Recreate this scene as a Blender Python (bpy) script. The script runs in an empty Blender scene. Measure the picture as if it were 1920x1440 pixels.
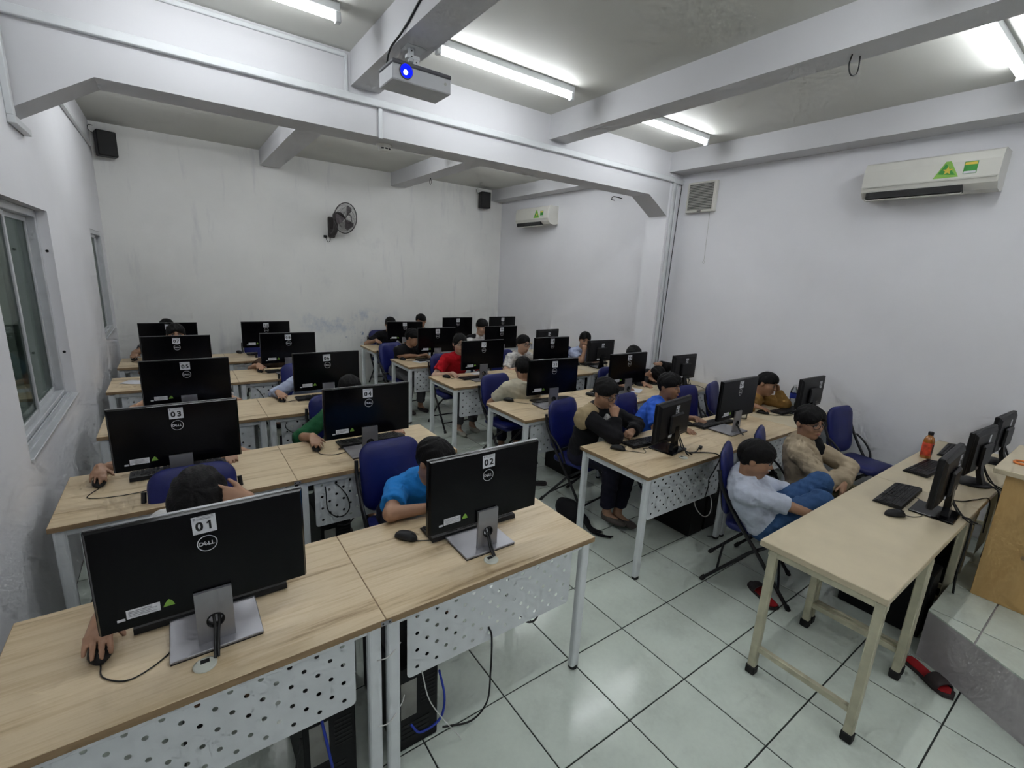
import bpy, bmesh, math, random
import numpy as np
from mathutils import Vector, Matrix, Euler

random.seed(7)
rng = np.random.default_rng(7)
SC = bpy.context.scene
COL = SC.collection
R = math.radians

# ------------------------------------------------------------------ camera
cam_data = bpy.data.cameras.new('camera')
cam_data.sensor_fit = 'HORIZONTAL'
cam_data.sensor_width = 36.0
cam_data.lens = 875.0723 / 1920.0 * 36.0
cam_data.clip_start = 0.02
cam_data.clip_end = 60
cam = bpy.data.objects.new('camera', cam_data)
cam.location = (-0.5413, -1.4171, 1.8917)
cam.rotation_euler = (R(76.8185), R(-2.8691), R(-35.3896))
COL.objects.link(cam)
SC.camera = cam

# ------------------------------------------------------------------ world, exposure
world = bpy.data.worlds.new('world')
SC.world = world
world.use_nodes = True
wb = world.node_tree.nodes['Background']
wb.inputs[0].default_value = (0.42, 0.46, 0.44, 1)
wb.inputs[1].default_value = 0.25
vs = SC.view_settings
SC.display_settings.display_device = 'sRGB'
vs.view_transform = 'Standard'
vs.look = 'None'
vs.exposure = 0.33
vs.gamma = 1.0
vs.use_curve_mapping = False
TUBE_POWER = 34.0          # emission strength of the fluorescent tubes
try:
    SC.cycles.max_bounces = 5
    SC.cycles.diffuse_bounces = 3
    SC.cycles.glossy_bounces = 2
    SC.cycles.transmission_bounces = 2
    SC.cycles.transparent_max_bounces = 5
    SC.cycles.caustics_reflective = False
    SC.cycles.caustics_refractive = False
    SC.cycles.use_adaptive_sampling = True
    SC.cycles.adaptive_threshold = 0.09
    SC.cycles.adaptive_min_samples = 12
    SC.cycles.use_light_tree = True
    SC.cycles.sample_clamp_indirect = 10.0
except Exception:
    pass

# ------------------------------------------------------------------ room numbers (metres)
XL, XR = -1.16, 4.60            # side walls
YB, YF = 6.25, -3.30            # back and front walls
ZC = 3.37                       # ceiling
ZB = 3.155                      # undersides of the small beams
BY0, BY1 = 2.36, 2.62           # the deep cross beam
T = 0.731                       # desk height
LROW = [-0.09, 1.177, 2.445, 3.744, 4.856]      # near edges of the desk rows, window side
LDX = [0, -0.0255, 0.019, -0.0399, -0.0396]
RROW = [0.218, 1.466, 2.681, 3.835, 5.052]      # near edges, other side
XLT = -1.0535
XRT = 1.7123


# ------------------------------------------------------------------ materials
def new_mat(name):
    m = bpy.data.materials.new(name)
    m.use_nodes = True
    nt = m.node_tree
    return m, nt, nt.nodes['Principled BSDF']


def node(nt, typ, **kw):
    n = nt.nodes.new(typ)
    for k, v in kw.items():
        setattr(n, k, v)
    return n


def coords(nt, scale=(1, 1, 1), kind='Object', loc=(0, 0, 0)):
    tc = node(nt, 'ShaderNodeTexCoord')
    mp = node(nt, 'ShaderNodeMapping')
    mp.inputs['Scale'].default_value = scale
    mp.inputs['Location'].default_value = loc
    nt.links.new(tc.outputs[kind], mp.inputs[0])
    return mp.outputs[0]


def ramp(nt, fac, stops):
    r = node(nt, 'ShaderNodeValToRGB')
    els = r.color_ramp.elements
    while len(els) > 2:
        els.remove(els[-1])
    els[0].position, els[0].color = stops[0][0], (*stops[0][1], 1)
    els[1].position, els[1].color = stops[-1][0], (*stops[-1][1], 1)
    for p, c in stops[1:-1]:
        e = els.new(p)
        e.color = (*c, 1)
    nt.links.new(fac, r.inputs[0])
    return r.outputs[0]


def noise(nt, vec, scale=5, detail=3, rough=0.5):
    n = node(nt, 'ShaderNodeTexNoise')
    n.inputs['Scale'].default_value = scale
    n.inputs['Detail'].default_value = detail
    n.inputs['Roughness'].default_value = rough
    nt.links.new(vec, n.inputs['Vector'])
    return n.outputs[0]


def bump(nt, b, fac, strength=0.1, dist=0.01):
    n = node(nt, 'ShaderNodeBump')
    n.inputs['Strength'].default_value = strength
    n.inputs['Distance'].default_value = dist
    nt.links.new(fac, n.inputs['Height'])
    nt.links.new(n.outputs[0], b.inputs['Normal'])


def mul(c, f):
    return tuple(min(1, x * f) for x in c)


def plain(name, c, rough=0.5, metal=0.0, var=0.08, scale=12, bmp=0.0, bscale=60, spec=0.5, coat=0.0, stretch=(1, 1, 1)):
    m, nt, b = new_mat(name)
    v = coords(nt, stretch)
    n = noise(nt, v, scale, 3)
    nt.links.new(ramp(nt, n, [(0.3, mul(c, 1 - var)), (0.7, mul(c, 1 + var))]), b.inputs['Base Color'])
    b.inputs['Roughness'].default_value = rough
    b.inputs['Metallic'].default_value = metal
    b.inputs['Specular IOR Level'].default_value = spec
    b.inputs['Coat Weight'].default_value = coat
    b.inputs['Coat Roughness'].default_value = 0.06
    if bmp:
        bump(nt, b, noise(nt, v, bscale, 2), bmp, 0.004)
    return m


def emit(name, c, strength):
    m = bpy.data.materials.new(name)
    m.use_nodes = True
    nt = m.node_tree
    nt.nodes.clear()
    e = node(nt, 'ShaderNodeEmission')
    e.inputs[0].default_value = (*c, 1)
    e.inputs[1].default_value = strength
    o = node(nt, 'ShaderNodeOutputMaterial')
    nt.links.new(e.outputs[0], o.inputs[0])
    return m


M = {}


def wall_mat(name, c, streak=0.0, stains=None, var=0.03):
    m, nt, b = new_mat(name)
    v = coords(nt)
    n1 = noise(nt, v, 0.9, 5, 0.6)
    col = ramp(nt, n1, [(0.32, mul(c, 1 - var)), (0.62, mul(c, 1 + var * 0.6))])
    if streak:
        v2 = coords(nt, (3.2, 3.2, 0.45))
        n2 = noise(nt, v2, 1.6, 6, 0.65)
        s = ramp(nt, n2, [(0.56, (1, 1, 1)), (0.72, (1 - streak, 1 - streak, 1 - streak * 0.8))])
        mx = node(nt, 'ShaderNodeMixRGB', blend_type='MULTIPLY')
        mx.inputs[0].default_value = 1
        nt.links.new(col, mx.inputs[1])
        nt.links.new(s, mx.inputs[2])
        col = mx.outputs[0]
    if stains:
        for (x0, x1, z0, z1, sc_, colr, lo, hi) in stains:
            tc = node(nt, 'ShaderNodeTexCoord')
            sep = node(nt, 'ShaderNodeSeparateXYZ')
            nt.links.new(tc.outputs['Object'], sep.inputs[0])

            def band(o, a, c_):
                mr = node(nt, 'ShaderNodeMapRange', interpolation_type='SMOOTHSTEP')
                mid, half = (a + c_) / 2, (c_ - a) / 2
                sub = node(nt, 'ShaderNodeMath', operation='SUBTRACT')
                nt.links.new(o, sub.inputs[0])
                sub.inputs[1].default_value = mid
                ab = node(nt, 'ShaderNodeMath', operation='ABSOLUTE')
                nt.links.new(sub.outputs[0], ab.inputs[0])
                nt.links.new(ab.outputs[0], mr.inputs[0])
                mr.inputs[1].default_value = half
                mr.inputs[2].default_value = half * 0.3
                mr.inputs[3].default_value = 0
                mr.inputs[4].default_value = 1
                return mr.outputs[0]
            bx = band(sep.outputs[0], x0, x1)
            bz = band(sep.outputs[2], z0, z1)
            n3 = ramp(nt, noise(nt, coords(nt, (sc_, sc_, sc_ * 0.8)), 1.0, 6, 0.7), [(lo, (0, 0, 0)), (hi, (1, 1, 1))])
            mm = node(nt, 'ShaderNodeMath', operation='MULTIPLY')
            nt.links.new(bx, mm.inputs[0])
            nt.links.new(bz, mm.inputs[1])
            m2 = node(nt, 'ShaderNodeMath', operation='MULTIPLY')
            nt.links.new(mm.outputs[0], m2.inputs[0])
            nt.links.new(n3, m2.inputs[1])
            mx = node(nt, 'ShaderNodeMixRGB')
            nt.links.new(m2.outputs[0], mx.inputs[0])
            nt.links.new(col, mx.inputs[1])
            mx.inputs[2].default_value = (*colr, 1)
            col = mx.outputs[0]
    nt.links.new(col, b.inputs['Base Color'])
    b.inputs['Roughness'].default_value = 0.62
    b.inputs['Specular IOR Level'].default_value = 0.3
    return m


M['wall'] = wall_mat('lavender wall paint', (0.85, 0.85, 0.875))
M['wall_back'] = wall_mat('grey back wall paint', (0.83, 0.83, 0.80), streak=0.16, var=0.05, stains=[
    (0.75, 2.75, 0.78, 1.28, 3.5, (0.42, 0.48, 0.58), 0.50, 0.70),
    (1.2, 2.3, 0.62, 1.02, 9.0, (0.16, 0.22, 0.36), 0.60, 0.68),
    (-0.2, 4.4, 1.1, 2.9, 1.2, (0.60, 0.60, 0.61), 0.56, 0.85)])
M['ceiling'] = wall_mat('ceiling paint', (0.65, 0.65, 0.605))
M['beam'] = wall_mat('beam paint', (0.66, 0.66, 0.675))
M['duct'] = plain('white plastic duct', (0.68, 0.70, 0.71), 0.4, var=0.03)


def tile_mat(name, c):
    m, nt, b = new_mat(name)
    oi = node(nt, 'ShaderNodeObjectInfo')
    v = coords(nt, kind='Object')
    add = node(nt, 'ShaderNodeVectorMath', operation='ADD')
    nt.links.new(v, add.inputs[0])
    nt.links.new(oi.outputs['Location'], add.inputs[1])
    n = noise(nt, add.outputs[0], 3.0, 6, 0.62)
    n2 = noise(nt, add.outputs[0], 45, 3, 0.6)
    mxn = node(nt, 'ShaderNodeMath', operation='MULTIPLY_ADD')
    nt.links.new(n2, mxn.inputs[0])
    mxn.inputs[1].default_value = 0.25
    nt.links.new(n, mxn.inputs[2])
    col = ramp(nt, mxn.outputs[0], [(0.42, mul(c, 0.86)), (0.62, c), (0.85, mul(c, 1.10))])
    nt.links.new(col, b.inputs['Base Color'])
    r2 = ramp(nt, n, [(0.3, (0.10,) * 3), (0.7, (0.2,) * 3)])
    nt.links.new(r2, b.inputs['Roughness'])
    b.inputs['Specular IOR Level'].default_value = 0.5
    return m


M['tile'] = tile_mat('glazed pale green floor tile', (0.66, 0.73, 0.655))
M['grout'] = plain('dark grout', (0.025, 0.03, 0.027), 0.8, var=0.3)


def wood_mat(name, dark, mid, light, axis_scale=(0.55, 9, 9), rough=0.36):
    m, nt, b = new_mat(name)
    oi = node(nt, 'ShaderNodeObjectInfo')
    v = coords(nt, axis_scale)
    add = node(nt, 'ShaderNodeVectorMath', operation='MULTIPLY_ADD')
    nt.links.new(oi.outputs['Location'], add.inputs[0])
    add.inputs[1].default_value = (0.7, 3.1, 0)
    nt.links.new(v, add.inputs[2])
    n = noise(nt, add.outputs[0], 2.2, 5, 0.62)
    n2 = noise(nt, add.outputs[0], 9.0, 4, 0.6)
    ma = node(nt, 'ShaderNodeMath', operation='MULTIPLY_ADD')
    nt.links.new(n2, ma.inputs[0])
    ma.inputs[1].default_value = 0.35
    nt.links.new(n, ma.inputs[2])
    col = ramp(nt, ma.outputs[0], [(0.46, dark), (0.58, mid), (0.72, light), (0.86, mid)])
    nt.links.new(col, b.inputs['Base Color'])
    b.inputs['Roughness'].default_value = rough
    return m


M['oak'] = wood_mat('striped oak laminate', (0.34, 0.235, 0.125), (0.58, 0.445, 0.265), (0.68, 0.55, 0.36))
M['oak_edge'] = plain('brown edge band', (0.30, 0.20, 0.105), 0.45, var=0.1, stretch=(1, 8, 8))
M['cream_top'] = plain('cream laminate', (0.58, 0.50, 0.345), 0.4, var=0.05, scale=6, bmp=0.02)
M['cream_metal'] = plain('worn cream enamel', (0.50, 0.475, 0.34), 0.45, var=0.14, scale=14, bmp=0.08, bscale=20)
M['lectern'] = wood_mat('yellow veneer', (0.44, 0.26, 0.085), (0.54, 0.33, 0.115), (0.60, 0.385, 0.15), (3, 3, 0.6), 0.4)
M['white_metal'] = plain('white powder coat', (0.72, 0.75, 0.76), 0.38, var=0.04, bmp=0.02)
M['black_gloss'] = plain('glossy black plastic', (0.003, 0.003, 0.004), 0.17, var=0.2, spec=0.22)
M['black'] = plain('matt black plastic', (0.007, 0.007, 0.008), 0.42, var=0.2, bmp=0.03, spec=0.3)
M['black_soft'] = plain('soft black plastic', (0.009, 0.009, 0.010), 0.5, var=0.2, spec=0.35)
M['rubber'] = plain('black rubber', (0.01, 0.01, 0.01), 0.7, var=0.2)
M['silver'] = plain('grey stand metal', (0.30, 0.30, 0.32), 0.34, metal=0.55, var=0.05)
M['edge_silver'] = plain('bezel silver line', (0.20, 0.20, 0.21), 0.3, metal=0.6, var=0.04)
M['screen'] = plain('dark screen', (0.01, 0.012, 0.018), 0.12, var=0.1)
M['paper'] = plain('white paper', (0.66, 0.67, 0.70), 0.7, var=0.03)
M['ink'] = plain('black print', (0.006, 0.006, 0.006), 0.6, var=0.1)
M['ink_grey'] = plain('grey print', (0.25, 0.25, 0.27), 0.6, var=0.1)
M['logo'] = plain('silver logo', (0.62, 0.62, 0.64), 0.35, metal=0.2, var=0.03)
M['sticker_green'] = plain('green sticker', (0.22, 0.42, 0.06), 0.5, var=0.1)
M['ivory'] = plain('ivory plastic', (0.60, 0.62, 0.55), 0.45, var=0.04)
M['blue_vinyl'] = plain('blue vinyl', (0.005, 0.010, 0.115), 0.42, var=0.12, bmp=0.12, bscale=240)
M['black_tube'] = plain('black enamelled tube', (0.008, 0.008, 0.009), 0.32, var=0.2)
M['cable'] = plain('black cable', (0.008, 0.008, 0.008), 0.5, var=0.2)
M['cable_white'] = plain('white cable', (0.6, 0.6, 0.58), 0.5, var=0.05)
M['cable_blue'] = plain('blue network cable', (0.01, 0.035, 0.36), 0.45, var=0.1)
M['ac'] = plain('air conditioner white', (0.70, 0.69, 0.63), 0.3, var=0.02)
M['ac_dark'] = plain('dark outlet', (0.02, 0.02, 0.02), 0.6)
M['green'] = plain('green print', (0.05, 0.30, 0.05), 0.5, var=0.1)
M['green_light'] = plain('light green print', (0.25, 0.50, 0.09), 0.5, var=0.1)
M['yellow'] = plain('yellow print', (0.75, 0.55, 0.08), 0.5, var=0.1)
M['grille'] = plain('grey grille', (0.40, 0.40, 0.36), 0.5, var=0.05)
M['fan_grey'] = plain('fan brown grey', (0.045, 0.04, 0.04), 0.4, var=0.1)
M['fan_blade'] = plain('smoky fan blade', (0.16, 0.14, 0.15), 0.3, var=0.1)
M['tube'] = emit('fluorescent tube', (0.93, 0.96, 1.0), TUBE_POWER)
M['lens_blue'] = emit('projector lens glow', (0.004, 0.01, 0.9), 1.6)
M['lens_core'] = emit('projector lens core', (0.55, 0.75, 1.0), 5.0)
M['projector'] = plain('projector grey plastic', (0.52, 0.53, 0.55), 0.4, var=0.03)
M['projector_dark'] = plain('projector dark top', (0.10, 0.10, 0.11), 0.5)
M['alu'] = plain('window aluminium', (0.62, 0.64, 0.66), 0.35, metal=0.2, var=0.05)
M['pc'] = plain('black steel case', (0.004, 0.004, 0.005), 0.45, var=0.2, bmp=0.05, spec=0.25)
M['pc_plate'] = plain('grey port plate', (0.30, 0.29, 0.27), 0.4, metal=0.5, var=0.2)
M['riser'] = plain('plastered riser', (0.50, 0.47, 0.48), 0.7, var=0.12, scale=5)
M['red'] = plain('red insole', (0.42, 0.015, 0.02), 0.6, var=0.15)
M['sole'] = plain('dark sole', (0.03, 0.022, 0.022), 0.6, var=0.2)
M['croc'] = plain('pale foam clog', (0.50, 0.49, 0.42), 0.55, var=0.05)
M['sneaker'] = plain('grey brown sneaker', (0.10, 0.085, 0.075), 0.7, var=0.15)
M['sneaker_sole'] = plain('white sneaker sole', (0.55, 0.54, 0.5), 0.6)
M['orange'] = plain('orange ring', (0.75, 0.22, 0.05), 0.5)
M['blue_cap'] = plain('blue plastic', (0.02, 0.05, 0.40), 0.4)
M['water_label'] = plain('blue bottle label', (0.03, 0.06, 0.45), 0.4)
M['tea'] = plain('amber tea', (0.42, 0.15, 0.02), 0.12, var=0.15, coat=0.5)
M['tea_red'] = plain('red orange label', (0.62, 0.07, 0.03), 0.4, var=0.45, scale=28)
M['tea_dark'] = plain('dark brown label', (0.035, 0.015, 0.01), 0.4, var=0.2)


def clear_mat(name, c, amount, rough=0.05, fres=1.0):
    m = bpy.data.materials.new(name)
    m.use_nodes = True
    nt = m.node_tree
    nt.nodes.clear()
    tr = node(nt, 'ShaderNodeBsdfTransparent')
    tr.inputs[0].default_value = (*c, 1)
    gl = node(nt, 'ShaderNodeBsdfGlossy')
    gl.inputs['Color'].default_value = (0.9, 0.95, 0.93, 1)
    gl.inputs['Roughness'].default_value = rough
    nz = noise(nt, coords(nt), 4, 2)
    fr = node(nt, 'ShaderNodeFresnel')
    fr.inputs[0].default_value = 1.5
    ma = node(nt, 'ShaderNodeMath', operation='MULTIPLY_ADD')
    nt.links.new(nz, ma.inputs[0])
    ma.inputs[1].default_value = 0.04
    ma.inputs[2].default_value = amount
    ad = node(nt, 'ShaderNodeMath', operation='MULTIPLY_ADD')
    nt.links.new(fr.outputs[0], ad.inputs[0])
    ad.inputs[1].default_value = fres
    nt.links.new(ma.outputs[0], ad.inputs[2])
    mx = node(nt, 'ShaderNodeMixShader')
    nt.links.new(ad.outputs[0], mx.inputs[0])
    nt.links.new(tr.outputs[0], mx.inputs[1])
    nt.links.new(gl.outputs[0], mx.inputs[2])
    o = node(nt, 'ShaderNodeOutputMaterial')
    nt.links.new(mx.outputs[0], o.inputs[0])
    return m


M['glass'] = clear_mat('window glass', (0.50, 0.56, 0.52), 0.06, fres=0.4)
M['bottle_clear'] = clear_mat('clear bottle', (0.86, 0.90, 0.92), 0.10)
M['lens_glass'] = clear_mat('spectacle lens', (0.96, 0.97, 0.97), 0.0)
for n_ in M['lens_glass'].node_tree.nodes:
    if n_.type == 'FRESNEL':
        n_.inputs[0].default_value = 1.06


# ------------------------------------------------------------------ mesh building helpers
class MB:
    """Collects simple shapes into one mesh (one part)."""

    def __init__(self):
        self.v, self.f, self.mi, self.sm = [], [], [], []

    def add(self, vs_, fs, mi=0, smooth=False):
        b = len(self.v)
        self.v += [tuple(x) for x in vs_]
        for f in fs:
            self.f.append(tuple(b + i for i in f))
            self.mi.append(mi)
            self.sm.append(smooth)
        return self

    def box(self, x0, x1, y0, y1, z0, z1, bev=0.0, mi=0, mat=None):
        if bev <= 0:
            P = [(x, y, z) for z in (z0, z1) for y in (y0, y1) for x in (x0, x1)]
            F = [(0, 2, 3, 1), (4, 5, 7, 6), (0, 1, 5, 4), (2, 6, 7, 3), (0, 4, 6, 2), (1, 3, 7, 5)]
        else:
            b = min(bev, (x1 - x0) * .49, (y1 - y0) * .49, (z1 - z0) * .49)
            P, idx = [], {}
            X, Y, Z = (x0, x1), (y0, y1), (z0, z1)
            s = (1, -1)
            for i in (0, 1):
                for j in (0, 1):
                    for k in (0, 1):
                        idx[(i, j, k, 0)] = len(P); P.append((X[i], Y[j] + s[j] * b, Z[k] + s[k] * b))
                        idx[(i, j, k, 1)] = len(P); P.append((X[i] + s[i] * b, Y[j], Z[k] + s[k] * b))
                        idx[(i, j, k, 2)] = len(P); P.append((X[i] + s[i] * b, Y[j] + s[j] * b, Z[k]))
            F = []
            g = lambda i, j, k, a: idx[(i, j, k, a)]
            for i in (0, 1):
                q = [g(i, 0, 0, 0), g(i, 1, 0, 0), g(i, 1, 1, 0), g(i, 0, 1, 0)]
                F.append(tuple(q if i else q[::-1]))
                q = [g(0, i, 0, 1), g(1, i, 0, 1), g(1, i, 1, 1), g(0, i, 1, 1)]
                F.append(tuple(q[::-1] if i else q))
                q = [g(0, 0, i, 2), g(1, 0, i, 2), g(1, 1, i, 2), g(0, 1, i, 2)]
                F.append(tuple(q if i else q[::-1]))
            for a in (0, 1):
                for c in (0, 1):
                    F.append((g(0, a, c, 1), g(1, a, c, 1), g(1, a, c, 2), g(0, a, c, 2)) if (a ^ c) == 0 else (g(0, a, c, 2), g(1, a, c, 2), g(1, a, c, 1), g(0, a, c, 1)))
                    F.append((g(a, 0, c, 2), g(a, 1, c, 2), g(a, 1, c, 0), g(a, 0, c, 0)) if (a ^ c) == 0 else (g(a, 0, c, 0), g(a, 1, c, 0), g(a, 1, c, 2), g(a, 0, c, 2)))
                    F.append((g(a, c, 0, 0), g(a, c, 1, 0), g(a, c, 1, 1), g(a, c, 0, 1)) if (a ^ c) == 0 else (g(a, c, 0, 1), g(a, c, 1, 1), g(a, c, 1, 0), g(a, c, 0, 0)))
            for i in (0, 1):
                for j in (0, 1):
                    for k in (0, 1):
                        q = (g(i, j, k, 0), g(i, j, k, 1), g(i, j, k, 2))
                        F.append(q if (i + j + k) % 2 else q[::-1])
        if mat is not None:
            P = [tuple(mat @ Vector(p)) for p in P]
        return self.add(P, F, mi)

    def ring(self, rings, mi=0, cap=True, smooth=True, close=False):
        """Skin a list of equal-length vertex loops."""
        n = len(rings[0])
        P = [p for r in rings for p in r]
        F = []
        m = len(rings)
        for a in range(m if close else m - 1):
            b = (a + 1) % m
            for i in range(n):
                j = (i + 1) % n
                F.append((a * n + i, a * n + j, b * n + j, b * n + i))
        self.add(P, F, mi, smooth)
        if cap and not close:
            self.add(rings[0], [tuple(range(n))[::-1]], mi)
            self.add(rings[-1], [tuple(range(n))], mi)
        return self

    def tube(self, pts, r, n=8, mi=0, cap=True, r1=None):
        pts = [Vector(p) for p in pts]
        rings = []
        up = Vector((0.13, 0.21, 0.97))
        prev = None
        for i, p in enumerate(pts):
            d = (pts[min(i + 1, len(pts) - 1)] - pts[max(i - 1, 0)]).normalized()
            if prev is None:
                u = d.cross(up)
                if u.length < 1e-3:
                    u = d.cross(Vector((1, 0, 0)))
            else:
                u = prev - d * prev.dot(d)
            u.normalize()
            prev = u
            w = d.cross(u)
            rr = r if r1 is None else r + (r1 - r) * i / (len(pts) - 1)
            rings.append([tuple(p + (u * math.cos(2 * math.pi * k / n) + w * math.sin(2 * math.pi * k / n)) * rr) for k in range(n)])
        return self.ring(rings, mi, cap)

    def lathe(self, prof, n=20, mi=0, c=(0, 0, 0), axis='Z', cap=True):
        rings = []
        for (r, h) in prof:
            loop = []
            for k in range(n):
                a = 2 * math.pi * k / n
                x, y = r * math.cos(a), r * math.sin(a)
                p = (x, y, h) if axis == 'Z' else ((x, h, -y) if axis == 'Y' else (h, x, y))
                loop.append((p[0] + c[0], p[1] + c[1], p[2] + c[2]))
            rings.append(loop)
        return self.ring(rings, mi, cap)

    def prism(self, poly, a0, a1, axis='Z', mi=0):
        """Extrude a 2-D polygon along an axis (X: poly=(y,z), Y: poly=(x,z), Z: poly=(x,y))."""
        def P(p, a):
            return (p[0], p[1], a) if axis == 'Z' else ((p[0], a, p[1]) if axis == 'Y' else (a, p[0], p[1]))
        n = len(poly)
        vs_ = [P(p, a0) for p in poly] + [P(p, a1) for p in poly]
        F = [tuple(range(n))[::-1], tuple(range(n, 2 * n))]
        for i in range(n):
            j = (i + 1) % n
            F.append((i, j, n + j, n + i))
        return self.add(vs_, F, mi)

    def ball(self, c, rx, ry=None, rz=None, n=12, m=8, mi=0):
        ry = ry or rx
        rz = rz or rx
        rings = []
        for a in range(m + 1):
            t = math.pi * a / m
            s = max(math.sin(t), 0.02)
            rings.append([(c[0] + rx * s * math.cos(2 * math.pi * k / n), c[1] + ry * s * math.sin(2 * math.pi * k / n), c[2] - rz * math.cos(t)) for k in range(n)])
        return self.ring(rings, mi)

    def mesh(self, name, mats):
        me = bpy.data.meshes.new(name)
        me.from_pydata(self.v, [], self.f)
        for m_ in (mats if isinstance(mats, (list, tuple)) else [mats]):
            me.materials.append(m_)
        me.polygons.foreach_set('material_index', self.mi)
        me.polygons.foreach_set('use_smooth', self.sm)
        bm = bmesh.new()
        bm.from_mesh(me)
        bmesh.ops.recalc_face_normals(bm, faces=bm.faces)
        bm.to_mesh(me)
        bm.free()
        me.update()
        return me

    def build(self, name, mats, parent=None, loc=None, rot=None):
        return link(name, self.mesh(name, mats), parent, loc, rot)


def link(name, data, parent=None, loc=None, rot=None):
    o = bpy.data.objects.new(name, data)
    COL.objects.link(o)
    if parent is not None:
        o.parent = parent
    if loc is not None:
        o.location = loc
    if rot is not None:
        o.rotation_euler = rot
    return o


def tag(o, label=None, cat=None, group=None, kind=None):
    for k, v in (('label', label), ('category', cat), ('group', group), ('kind', kind)):
        if v:
            o[k] = v
    return o


def thing(name, label, cat, loc=(0, 0, 0), rotz=0.0, group=None):
    o = link(name, None, None, loc, (0, 0, rotz))
    o.empty_display_size = 0.05
    return tag(o, label, cat, group)


def structure(name, mb, mat, parent=None):
    o = mb.build(name, mat, parent)
    if parent is None:
        o['kind'] = 'structure'
    return o


CHILD = {}


def copy_tree(o, parent=None):
    c = o.copy()
    COL.objects.link(c)
    c.parent = parent
    for ch in o.children:
        copy_tree(ch, c)
    return c


def place(proto, used, loc, rotz, label, group=None):
    o = proto if not used else copy_tree(proto)
    o.location = loc
    o.rotation_euler = (0, 0, rotz)
    o['label'] = label
    if group:
        o['group'] = group
    return o


_text_cache = {}


ONE = [(-0.035, -0.36), (0.115, -0.36), (0.115, 0.36), (0.005, 0.36), (-0.165, 0.235), (-0.165, 0.105), (-0.035, 0.185)]


def glyph(ch, size):
    """Outline of one character as (vertices, faces), centred on the origin."""
    if ch == '1':
        n = len(ONE)
        v = [(x * size, y * size, z) for z in (-0.0003, 0.0003) for x, y in ONE]
        return v, [(0, 1, 2, 6), (2, 3, 4, 5, 6), (n + 6, n + 2, n + 1, n), (n + 6, n + 5, n + 4, n + 3, n + 2)]
    cu = bpy.data.curves.new('lettering', 'FONT')
    cu.body = ch
    cu.size = size
    cu.align_x = 'CENTER'
    cu.align_y = 'CENTER'
    cu.resolution_u = 4
    cu.extrude = 0.0003
    o = bpy.data.objects.new('lettering', cu)
    COL.objects.link(o)
    dg = bpy.context.evaluated_depsgraph_get()
    me = bpy.data.meshes.new_from_object(o.evaluated_get(dg))
    bpy.data.objects.remove(o)
    v = [tuple(p.co) for p in me.vertices]
    x0 = (min(p[0] for p in v) + max(p[0] for p in v)) / 2
    y0 = (min(p[1] for p in v) + max(p[1] for p in v)) / 2
    v = [(x - x0, y - y0, z) for x, y, z in v]
    f = [tuple(p.vertices) for p in me.polygons]
    bpy.data.meshes.remove(me)
    return v, f


_glyphs = {}


def text_mesh(s, size, mat, bold=0.0):
    key = (s, size, mat.name, bold)
    if key not in _text_cache:
        mb = MB()
        adv = 0.66 * size
        for i, ch in enumerate(s):
            if (ch, size) not in _glyphs:
                _glyphs[(ch, size)] = glyph(ch, size)
            v, f = _glyphs[(ch, size)]
            ox = (i - (len(s) - 1) / 2) * adv
            k = bold * size
            shifts = ((0, 0), (k, 0), (-k, 0), (0, k * 0.6), (0, -k * 0.6), (k, k * 0.6), (-k, -k * 0.6), (k, -k * 0.6), (-k, k * 0.6)) if bold and ch != '1' else ((0, 0),)
            for j, (dx, dy) in enumerate(shifts):
                mb.add([(x + ox + dx, y + dy, z + 0.00001 * j) for x, y, z in v], f)
        me = bpy.data.meshes.new('lettering')
        me.from_pydata(mb.v, [], mb.f)
        me.materials.append(mat)
        _text_cache[key] = me
    return _text_cache[key]


def arc(pts, n=8):
    """Catmull-Rom through the points."""
    P = [Vector(p) for p in pts]
    P = [P[0] * 2 - P[1]] + P + [P[-1] * 2 - P[-2]]
    out = []
    for i in range(1, len(P) - 2):
        for k in range(n):
            t = k / n
            a, b, c, d = P[i - 1], P[i], P[i + 1], P[i + 2]
            out.append(0.5 * ((2 * b) + (c - a) * t + (2 * a - 5 * b + 4 * c - d) * t * t + (3 * b - a - 3 * c + d) * t ** 3))
    out.append(P[-2])
    return out


def rrect(x0, x1, y0, y1, r, n=4, corners=(1, 1, 1, 1)):
    out = []
    for (cx, cy, a0, on) in ((x1 - r, y0 + r, -90, corners[0]), (x1 - r, y1 - r, 0, corners[1]), (x0 + r, y1 - r, 90, corners[2]), (x0 + r, y0 + r, 180, corners[3])):
        if on:
            for k in range(n + 1):
                a = R(a0 + 90 * k / n)
                out.append((cx + r * math.cos(a), cy + r * math.sin(a)))
        else:
            a = R(a0 + 45)
            out.append((cx + r * math.copysign(1, math.cos(a)), cy + r * math.copysign(1, math.sin(a))))
    return out
# ================================================================== THE ROOM
W1 = (1.55, 2.95, 0.92, 2.14)
W2 = (5.02, 5.95, 1.02, 2.13)
WT = 0.15

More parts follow.
